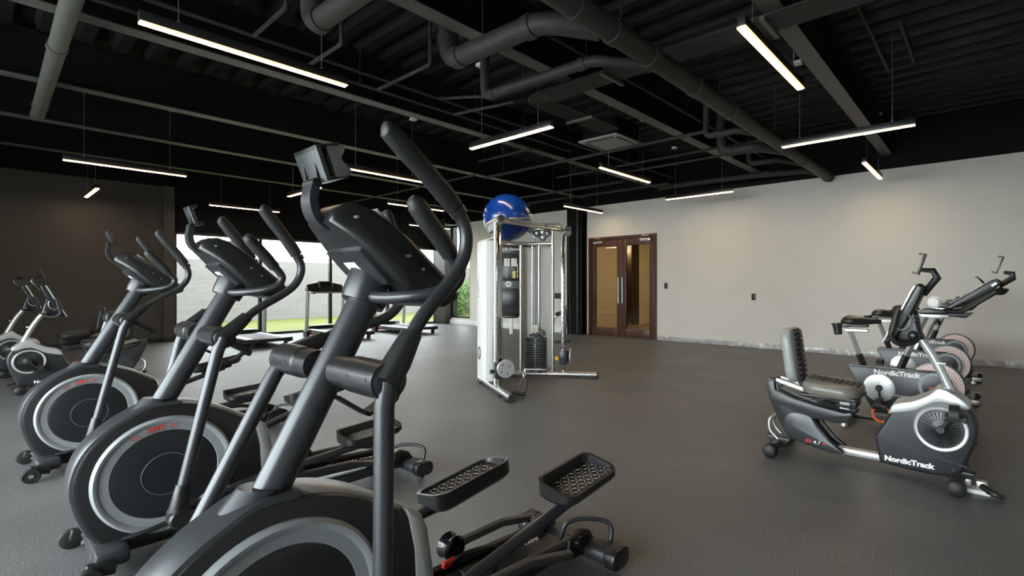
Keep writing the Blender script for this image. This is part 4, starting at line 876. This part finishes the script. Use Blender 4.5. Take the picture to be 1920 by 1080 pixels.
    for x, nm in ((-.99, 'rear_stabilizer'), (-.15, 'front_stabilizer')):
        sb = MB().box((x, 0, .062), (.07, .50, .045), bev=.010).build(nm, 'charcoal', t, O)
        for s in (-1, 1):
            MB().cyl((x, s*.215, .0), (x, s*.215, .042), .030, .022).build('levelling_foot', 'alu', sb, O)
            if x > -.5: MB().cyl((x+.045, s*.20, .045), (x+.045, s*.245, .045), .036).build('wheel', 'rubber', sb, O); MB().box((x+.03, s*.255, .062), (.09, .012, .045), bev=.003).build('wheel_guard', 'alu', sb, O)
    return t
G1 = studio_bike('upright studio bike directly behind the right-hand recumbent bike', (-.55, 5.2, 0))
for b_ in (dup(G1, (-.55, 6.76, 0), 0, 'second upright studio bike, between the other two upright bikes'), dup(G1, (-.55, 8.38, 0), 0, 'furthest upright studio bike, closest to the beige wall')):
    for c_ in kids(b_):                                     # only the nearest one carries a phone holder
        if c_.name.startswith('phone_arm'):
            for d_ in kids(c_): bpy.data.objects.remove(d_)
            bpy.data.objects.remove(c_)
tg = MB(); X_, Z_ = g(-.365, 0)[0], 1.060+.049
tg.lathe([(.010, -.075), (.034, -.072), (.040, -.05), (.040, .05), (.034, .072), (.010, .075)], (X_, 5.2, Z_), (0, 1, 0), 20); 
for q in (-.045, -.015, .015, .045): tg.tube([(X_+.040*math.cos(2*PI*k/20), 5.2+q+.006*math.sin(2*PI*k/20), Z_+.040*math.sin(2*PI*k/20)) for k in range(20)], .009, 6, closed=True)
_ = tag(tg.build('rolled_towel', 'towel'), 'white rolled strap lying on the tray of the nearest upright bike', 'towel')
# ================================================================== treadmills (forward = -x)
def treadmill(label, loc):
    t = thing('treadmill', label, 'treadmill', loc, 0, 'treadmills along the glazing'); hw = .40
    MB().box((.05, 0, .135), (1.72, .60, .05), bev=.005).build('deck', 'plastic', t)
    MB().box((.06, 0, .168), (1.66, .50, .012), bev=.004).build('belt', 'belt', t)
    for s in (-1, 1):
        r = MB().box((.06, s*.325, .168), (1.72, .13, .024), bev=.006).build('side_rail', 'tread_silver', t)
        MB().box((.02, s*.385, .120), (1.70, .03, .085), bev=.006).build('side_skirt', 'plastic', t)
        MB().box((-.45, s*.402, .110), (.16, .006, .022)).build('accent', 'orange', t, smooth=False)
        MB().box((.93, s*.34, .145), (.09, .15, .085), bev=.012).build('end_cap', 'plastic', t)
        MB().box((.90, s*.30, .060), (.07, .06, .10), bev=.008).build('rear_foot', 'rubber', t); MB().cyl((.90, s*.30-.035, .035), (.90, s*.30+.035, .035), .034).build('foot_roller', 'rubber', t)
        u = MB().tube([(-.70, s*.435, .02), (-.66, s*.435, .60), (-.62, s*.435, 1.10)], .028, 4, r2=1.5, up=(0, 1, 0)).build('upright', 'ring_grey', t)
        MB().box((-.70, s*.435, .075), (.22, .08, .15), bev=.015).build('upright_boot', 'plastic', u)
        h = MB().tube(cr([(-.66, s*.40, 1.06), (-.55, s*.42, 1.085), (-.42, s*.43, 1.075), (-.30, s*.43, 1.06)], 4), .019, 10).build('handrail', 'alu', t); MB().tube([(-.44, s*.43, 1.077), (-.28, s*.43, 1.058)], .023, 10).build('grip', 'rubber', h)
    MB().box((.96, 0, .150), (.05, .60, .07), bev=.012).build('rear_roller', 'plastic', t)
    MB().prism([(-1.02, .04), (-1.02, .16), (-.93, .235), (-.78, .245), (-.72, .18), (-.72, .04)], -.36, .36, 'y', bev=.02).build('motor_hood', 'plastic', t)
    MB().box((-.80, 0, .26), (.20, .5, .012), bev=.004).build('hood_trim', 'tread_silver', t)
    con = MB().prism([(-.78, 1.13), (-.80, 1.18), (-.72, 1.345), (-.69, 1.350), (-.60, 1.19), (-.56, 1.10), (-.62, 1.08)], -.175, .175, 'y', bev=.012).build('console', 'plastic', t)
    for s in (-1, 1):
        w_ = MB().prism([(-.77, 1.13), (-.78, 1.17), (-.715, 1.315), (-.69, 1.320), (-.62, 1.19), (-.58, 1.10), (-.62, 1.08)], s*.17, s*.44, 'y', bev=.010)
        w_.v = [(v[0], v[1], v[2]-.22*max(0, abs(v[1])-.17)*(v[2]-1.08)/.24) for v in w_.v]
        w_.build('console_wing', 'plastic', con)
    n = Vector((.152, 0, .085)).normalized()
    def face(name, y0, y1, a, b, m, lift=.004):
        p, q = Vector((-.69, 0, 1.35)), Vector((-.60, 0, 1.19)); A, B = p.lerp(q, a), p.lerp(q, b)
        MB().prism([(A.x+n.x*-.002, A.z-.001), (B.x+n.x*-.002, B.z-.001), (B.x+n.x*lift, B.z+n.z*lift), (A.x+n.x*lift, A.z+n.z*lift)], y0, y1, 'y').build(name, m, con, smooth=False)
    face('screen', -.14, .14, .12, .88, 'plastic_gloss', .006); face('display_trim', -.165, -.145, .05, .95, 'ring_grey', .008); face('display_trim', .145, .165, .05, .95, 'ring_grey', .008)
    MB().box((-.60, 0, 1.07), (.10, .86, .035), bev=.008).build('crossbar', 'ring_grey', t)
    return t
T1 = treadmill('leftmost treadmill before the glazing, behind the middle elliptical', (-12.05, 3.86, 0))
dup(T1, (-12.05, 5.66, 0), 0, 'middle treadmill with its console fully seen against the white garden wall')
dup(T1, (-12.05, 7.42, 0), 0, 'rightmost treadmill, mostly behind the front elliptical')
# ================================================================== dual-arm cable trainer
TR = thing('cable_trainer', 'silver dual-arm cable trainer with two towers and a pull-up bar', 'exercise machine', (-5.08, 4.47, 0), math.radians(4.7))
def arm_frame(s):
    """point at distance d along the splayed arm, sideways o, height z (local to the trainer)"""
    a = s*math.radians(30); D = V(math.cos(a), math.sin(a), 0); N = V(-math.sin(a), math.cos(a), 0)*s
    B = V(0, s*.23, 0)
    return lambda d, o, z: B+D*d+N*o+V(0, 0, z), D, N
def boxdir(b, P, D, c, size, bev=.0):
    m = Matrix.Rotation(math.atan2(D.y, D.x), 4, 'Z'); return b.box(P(*c), size, rot=m, bev=bev)
for s in (-1, 1):
    P, D, N = arm_frame(s); ang = math.atan2(D.y, D.x)
    fr = MB(); fr.tube([P(-.05, 0, .045), P(1.26, 0, .045)], .040, 14, r2=.9); base = fr.build('base_tube', 'alu', TR)
    MB().tube([P(1.255, 0, .045), P(1.285, 0, .045)], .043, 14).build('end_cap', 'charcoal', base)
    for d in (.1, .95, 1.2): b = MB(); boxdir(b, P, D, (d, 0, .012), (.10, .10, .024), .004); b.build('rubber_foot', 'rubber', base)
    # weight tower
    for d in (.22,): MB().tube([P(d, 0, .06), P(d, 0, 1.80)], .022, 14).build('tower_post', 'alu', TR)
    MB().tube([P(-.04, 0, 1.815), P(.65, 0, 1.815)], .024, 12).build('tower_top_tube', 'alu', TR)
    b = MB(); boxdir(b, P, D, (.43, .10, .95), (.42, .012, 1.66), .004); back = b.build('shroud_panel', 'white' if s < 0 else 'panel_grey', TR)
    b = MB(); boxdir(b, P, D, (.43, .055, .95), (.40, .008, 1.62), .002); b.build('inner_panel', 'panel_grey', back)
    for d in (.235, .63): b = MB(); boxdir(b, P, D, (d, .06, .95), (.022, .07, 1.66), .004); b.build('shroud_edge', 'white', back)
    if s < 0:
        text('print', 'LifeFitness', .055, 'slot_black', back, P(.28, .107, 1.30), (0, 0, 1), tuple(-D), .01, .2, (0, 0, 0), width=.42, depth=.002)
        em = MB().tube([P(.33+.05*math.cos(q), .109, .42+.075*math.sin(q)) for q in [2*PI*i/20 for i in range(20)]], .006, 6, closed=True).build('emblem', 'charcoal', back)
    for d in (.375, .465): MB().tube([P(d, 0, .10), P(d, 0, 1.80)], .010, 10).build('guide_rod', 'chrome', TR)
    for i in range(14):
        b = MB(); boxdir(b, P, D, (.42, 0, .135+i*.030), (.275, .10, .0294), .003); b.build('weight_plate', 'plastic', TR)
    b = MB(); boxdir(b, P, D, (.42, 0, .108), (.30, .12, .026), .004); b.build('stack_base', 'alu', TR)
    for d in (.36, .48): b = MB(); boxdir(b, P, D, (d, 0, .08), (.035, .06, .06), .006); b.build('stack_bumper', 'rubber', TR)
    b = MB(); boxdir(b, P, D, (.42, 0, .572), (.16, .09, .03), .006); b.build('stack_head', 'charcoal2', TR)
    b = MB(); boxdir(b, P, D, (.42, -.03, .66), (.085, .012, .10), .004); pd = b.build('stack_pulley_plate', 'white', TR)
    b = MB(); boxdir(b, P, D, (.42, -.0375, .645), (.05, .003, .012)); b.build('print', 'yellow', pd, smooth=False)
    pl = MB()
    for i in range(13): boxdir(pl, P, D, (.42, -.052, .15+i*.030), (.012, .004, .012))
    q = pl.build('selector_holes', 'alu', TR, smooth=False); q['kind'] = 'stuff'
    MB().lathe([(0, .012), (.05, .012), (.055, .004), (.055, -.004), (.05, -.012), (0, -.012)], P(.49, -.02, .60), tuple(N), 22).build('stack_pulley', 'plastic', TR)
    # front post and perforated chrome column
    MB().tube([P(.655, .0, .06), P(.655, .0, 2.0)], .025, 14).build('front_post', 'alu', TR)
    col = MB(); boxdir(col, P, D, (.80, 0, 1.0), (.055, .055, 1.90), .008); column = col.build('chrome_column', 'chrome', TR)
    ho = MB()
    for i in range(24):
        for sd in (1, -1): ho.cyl(P(.80, sd*.0268, .20+i*.068), P(.80, sd*.0285, .20+i*.068), .0075, n=10)
    q = ho.build('adjustment_holes', 'slot_black', column); q['kind'] = 'stuff'
    MB().tube([P(.80, 0, .05), P(.80, 0, .10)], .034, 12).build('column_foot', 'alu', TR)
    tp = MB(); tp.tube([P(.30, .0, 2.005), P(.60, .0, 2.02), P(.86, .0, 2.02)], .026, 14).build('top_arm', 'alu', TR)
    gs = MB(); L_ = [P(.28, .0, 2.02), P(.66, .0, 2.0), P(.66, .0, 1.92), P(.40, .0, 1.90)]; n_ = N*.006
    gs.loft([[p-n_ for p in L_], [p+n_ for p in L_]]); gs.build('top_gusset', 'silver', TR)
    MB().tube([P(.83, 0, 2.02), P(.90, 0, 2.02)], .040, 16, r2=.8).build('end_cap', 'charcoal', TR)
    for (d, z) in ((.44, 1.955), (.52, 1.90), (.58, 1.955)) if s > 0 else ((.5, 1.9),):
        MB().lathe([(0, .016), (.045, .016), (.052, .008), (.044, .0), (.052, -.008), (.045, -.016), (0, -.016)], P(d, -.03, z), tuple(N), 22).build('pulley', 'plastic', TR)
        MB().cyl(P(d, -.05, z), P(d, -.055, z), .010).build('pulley_bolt', 'chrome', TR)
    MB().lathe([(0, .014), (.042, .014), (.048, .006), (.042, 0), (.048, -.006), (.042, -.014), (0, -.014)], P(.87, 0, 1.96), tuple(N), 22).build('pulley', 'plastic', TR)
    # pulley carriage at the bottom
    b = MB(); boxdir(b, P, D, (.80, 0, .27), (.10, .10, .19), .012); car = b.build('carriage', 'charcoal', TR)
    pc = P(.885, -.05, .30)
    MB().lathe([(0, .03), (.098, .03), (.105, .022), (.105, .012), (.098, .006), (0, .006)], pc, tuple(D), 26).build('pulley_cover', 'silver', car)
    MB().lathe([(0, -.004), (.09, -.004), (.098, -.014), (.09, -.026), (0, -.026)], pc, tuple(D), 26).build('pulley_wheel', 'plastic', car)
    for dd, dz in ((.04, .05), (.055, -.03), (-.02, -.06), (-.035, .03)): MB().cyl(P(.91, -.05+dd, .30+dz), P(.92, -.05+dd, .30+dz), .009, n=10).build('cover_bolt', 'chrome', car)
    MB().lathe([(0, .05), (.024, .048), (.028, .03), (.020, .01), (.012, 0)], P(.80, .055, .26), tuple(N), 16).build('pull_knob', 'charcoal' if s < 0 else 'yellow', car)
    if s > 0: MB().lathe([(0, .05), (.026, .048), (.030, .03), (.020, .01), (.012, 0)], P(.72, -.055, .27), tuple(-N), 16).build('pull_knob', 'yellow', car)
    MB().tube([P(.87, 0, 1.93), P(.90, -.02, .42)], .0035, 6).build('cable', 'cable', TR)
    MB().tube([P(.42, 0, .68), P(.42, 0, 1.90)], .004, 6).build('cable', 'cable', TR)
# rear cross members and pull-up bar
PL, _, _ = arm_frame(-1); PR, _, _ = arm_frame(1)
MB().tube([PL(-.04, 0, .045), PR(-.04, 0, .045)], .034, 12).build('cross_tube', 'alu', TR)
for d in (.02, .30): MB().tube([PL(d, 0, 1.815), PR(d, 0, 1.815)], .020, 12).build('cross_tube', 'alu', TR)
a, b_ = PL(.84, 0, 2.02), PR(.84, 0, 2.02)
pb = MB().tube([a, b_], .017, 12).build('pull_up_bar', 'alu', TR)
MB().tube([a-V(.05, 0, .028), b_-V(.05, 0, .028)], .017, 12).build('pull_up_brace', 'alu', TR)
for f0, f1 in ((.10, .40), (.60, .90)):
    p0, p3 = a.lerp(b_, f0), a.lerp(b_, f1); up = V(.10, 0, .035)
    MB().tube(cr([p0, p0.lerp(p3, .12)+up*.3, p0.lerp(p3, .75)+up, p3], 5), .012, 10).build('angled_grip', 'alu', pb)
    for q in (p0, p3): MB().cyl(q-V(0, .02, 0), q+V(0, .02, 0), .021).build('clamp', 'chrome', pb)
# cable handle lying at the foot of the left tower
P, D, N = arm_frame(-1)
ch = thing('cable_stirrup', 'black stirrup grip with a carabiner lying at the trainer foot', 'cable attachment', (-4.02, 3.95, 0))
MB().tube([(-.13, -.02, .030), (.02, .03, .030)], .020, 12).build('grip', 'rubber', ch)
MB().tube(cr([(-.13, -.02, .03), (-.12, .05, .10), (-.06, .10, .20), (0, .08, .10), (.02, .03, .03)], 5), .010, 8, r2=.35).build('strap', 'cable', ch)
MB().tube([(-.06+.016*math.cos(2*PI*i/20), .10, .245+.045*math.sin(2*PI*i/20)) for i in range(20)], .005, 6, closed=True).build('carabiner', 'chrome', ch)
MB().tube(cr([(-.06, .10, .285), (-.08, .10, .295), (-.12, .09, .29)], 4), .004, 6).build('cord', 'cable', ch)
# ball
bl = thing('exercise_ball', 'large blue exercise ball resting on top of the cable trainer', 'ball', (-4.87, 4.525, 1.838))
bb_ = MB().ball((0, 0, .305), .305, (1.04, 1.04, 1.0), 48, 28).build('ball', 'ball_blue', bl, ang=80)
for i in range(-3, 4):
    z = .305+i*.032; r = .305*math.sqrt(1-(i*.032/.305)**2)*1.0405; MB().tube([(r*math.cos(2*PI*k/64), r*math.sin(2*PI*k/64), z) for k in range(64)], .0016, 4, closed=True).build('ridge', 'ball_blue', bb_)
# ================================================================== black selector machine behind
BM = thing('selector_machine', 'black selector machine with exercise placards behind the cable trainer', 'exercise machine', (-9.35, 8.85, 0), math.radians(42))
# local: front = -y
MB().box((.04, .1, 1.38), (.84, .42, 1.85), bev=.02).build('tower', 'plastic', BM)
MB().box((-.02, -.115, 2.16), (.60, .02, .24), bev=.006).build('header', 'disc_dark', BM)
text('print', 'Life Fitness', .075, 'white_text', BM, (-.02, -.1265, 2.17), (1, 0, 0), (0, 0, 1), .01, .2, (0, 0, 0), width=.42, depth=.001)
pk = MB().box((-.03, -.118, 1.66), (.40, .016, .60), bev=.004).build('placard_panel', 'disc_dark', BM)
for x in (-.12, .06):
    MB().box((x, -.128, 1.83), (.14, .004, .20)).build('placard', 'white', pk, smooth=False)
    f = MB(); f.ball((x+.02, -.131, 1.89), .018, (1, .1, 1), 10, 6); f.tube([(x+.02, -.131, 1.87), (x, -.131, 1.81), (x+.02, -.131, 1.76)], .010, 6, r2=.2); f.tube([(x+.01, -.131, 1.85), (x-.045, -.131, 1.84)], .007, 6, r2=.2); f.tube([(x, -.131, 1.81), (x-.03, -.131, 1.75)], .008, 6, r2=.2); f.build('figure_print', 'charcoal', pk)
    for j in range(6): MB().box((x-.02+(j % 2)*.01, -.128, 1.68-j*.045), (.085-(j % 3)*.012, .003, .014)).build('print_line', 'grey_cover', pk, smooth=False)
for j in range(3): MB().box((.145, -.128, 1.73-j*.12), (.022, .004, .10)).build('print_line', 'yellow_print', pk, smooth=False)
MB().box((.06, -.1275, 1.52), (.08, .003, .18)).build('print_line', 'yellow_print', pk, smooth=False)
MB().lathe([(.075, 0), (.075, .012), (.052, .012), (.052, 0)], (-.08, -.112, 1.28), (0, -1, 0), 28).build('dial', 'white', BM)
MB().lathe([(0, .014), (.030, .014), (.036, .008), (.036, 0)], (-.08, -.112, 1.28), (0, -1, 0), 20).build('dial_hub', 'ring_grey', BM)
MB().box((-.03, -.10, .92), (.44, .03, .50), bev=.01).build('lower_recess', 'disc_dark', BM)
for x in (-.30, .30): MB().tube([(x, -.05, .50), (x*1.35, -.28, .02)], .028, 10).build('leg', 'alu', BM); MB().tube([(x, .20, .50), (x*1.2, .32, .02)], .028, 10).build('leg', 'alu', BM)
MB().box((0, -.30, .48), (.36, .42, .07), bev=.02).build('seat', 'plastic', BM); MB().box((0, -.28, .25), (.08, .10, .44), bev=.01).build('seat_post', 'white', BM)
MB().box((.52, .0, 1.40), (.16, .22, 1.75), bev=.02).build('side_column', 'disc_dark', BM)
MB().box((.52, -.02, .27), (.10, .10, .54), bev=.01).build('column_base', 'alu', BM)
sb = MB().tube(cr([(.34, -.13, 2.15), (.33, -.16, 1.8), (.31, -.17, 1.3), (.30, -.18, 1.02)], 5), .035, 8, r2=.3).build('hanging_strap', 'rubber', BM)
MB().ball((.29, -.20, 1.0), .10, (1.2, .8, .9), 16, 10).build('padded_cuff', 'rubber', BM)
# ================================================================== bench machine glimpsed behind the right tower
bn = thing('bench_machine', 'small bench machine with chrome lever behind the right chrome column', 'exercise machine', (-7.35, 8.25, 0), math.radians(40))
MB().tube(cr([(-.05, 0, .06), (-.02, 0, .5), (.06, 0, .62)], 4), .026, 10).build('lever', 'chrome', bn)
MB().tube([(.02, 0, .60), (.18, 0, .66)], .045, 14).build('lever_pad', 'rubber', bn)
MB().tube(cr([(.22, .02, .06), (.24, .02, .7), (.12, .02, 1.0)], 4), .024, 10).build('upright', 'charcoal', bn)
MB().box((.04, .02, 1.02), (.34, .14, .12), bev=.03).build('upper_pad', 'rubber', bn)
MB().box((.08, .02, .03), (.50, .30, .06), bev=.01).build('base', 'charcoal', bn)
for x in (-.1, .12): MB().tube([(x, -.06, 1.03), (x, -.10, 1.03)], .05, 14).build('knob', 'plastic', bn)
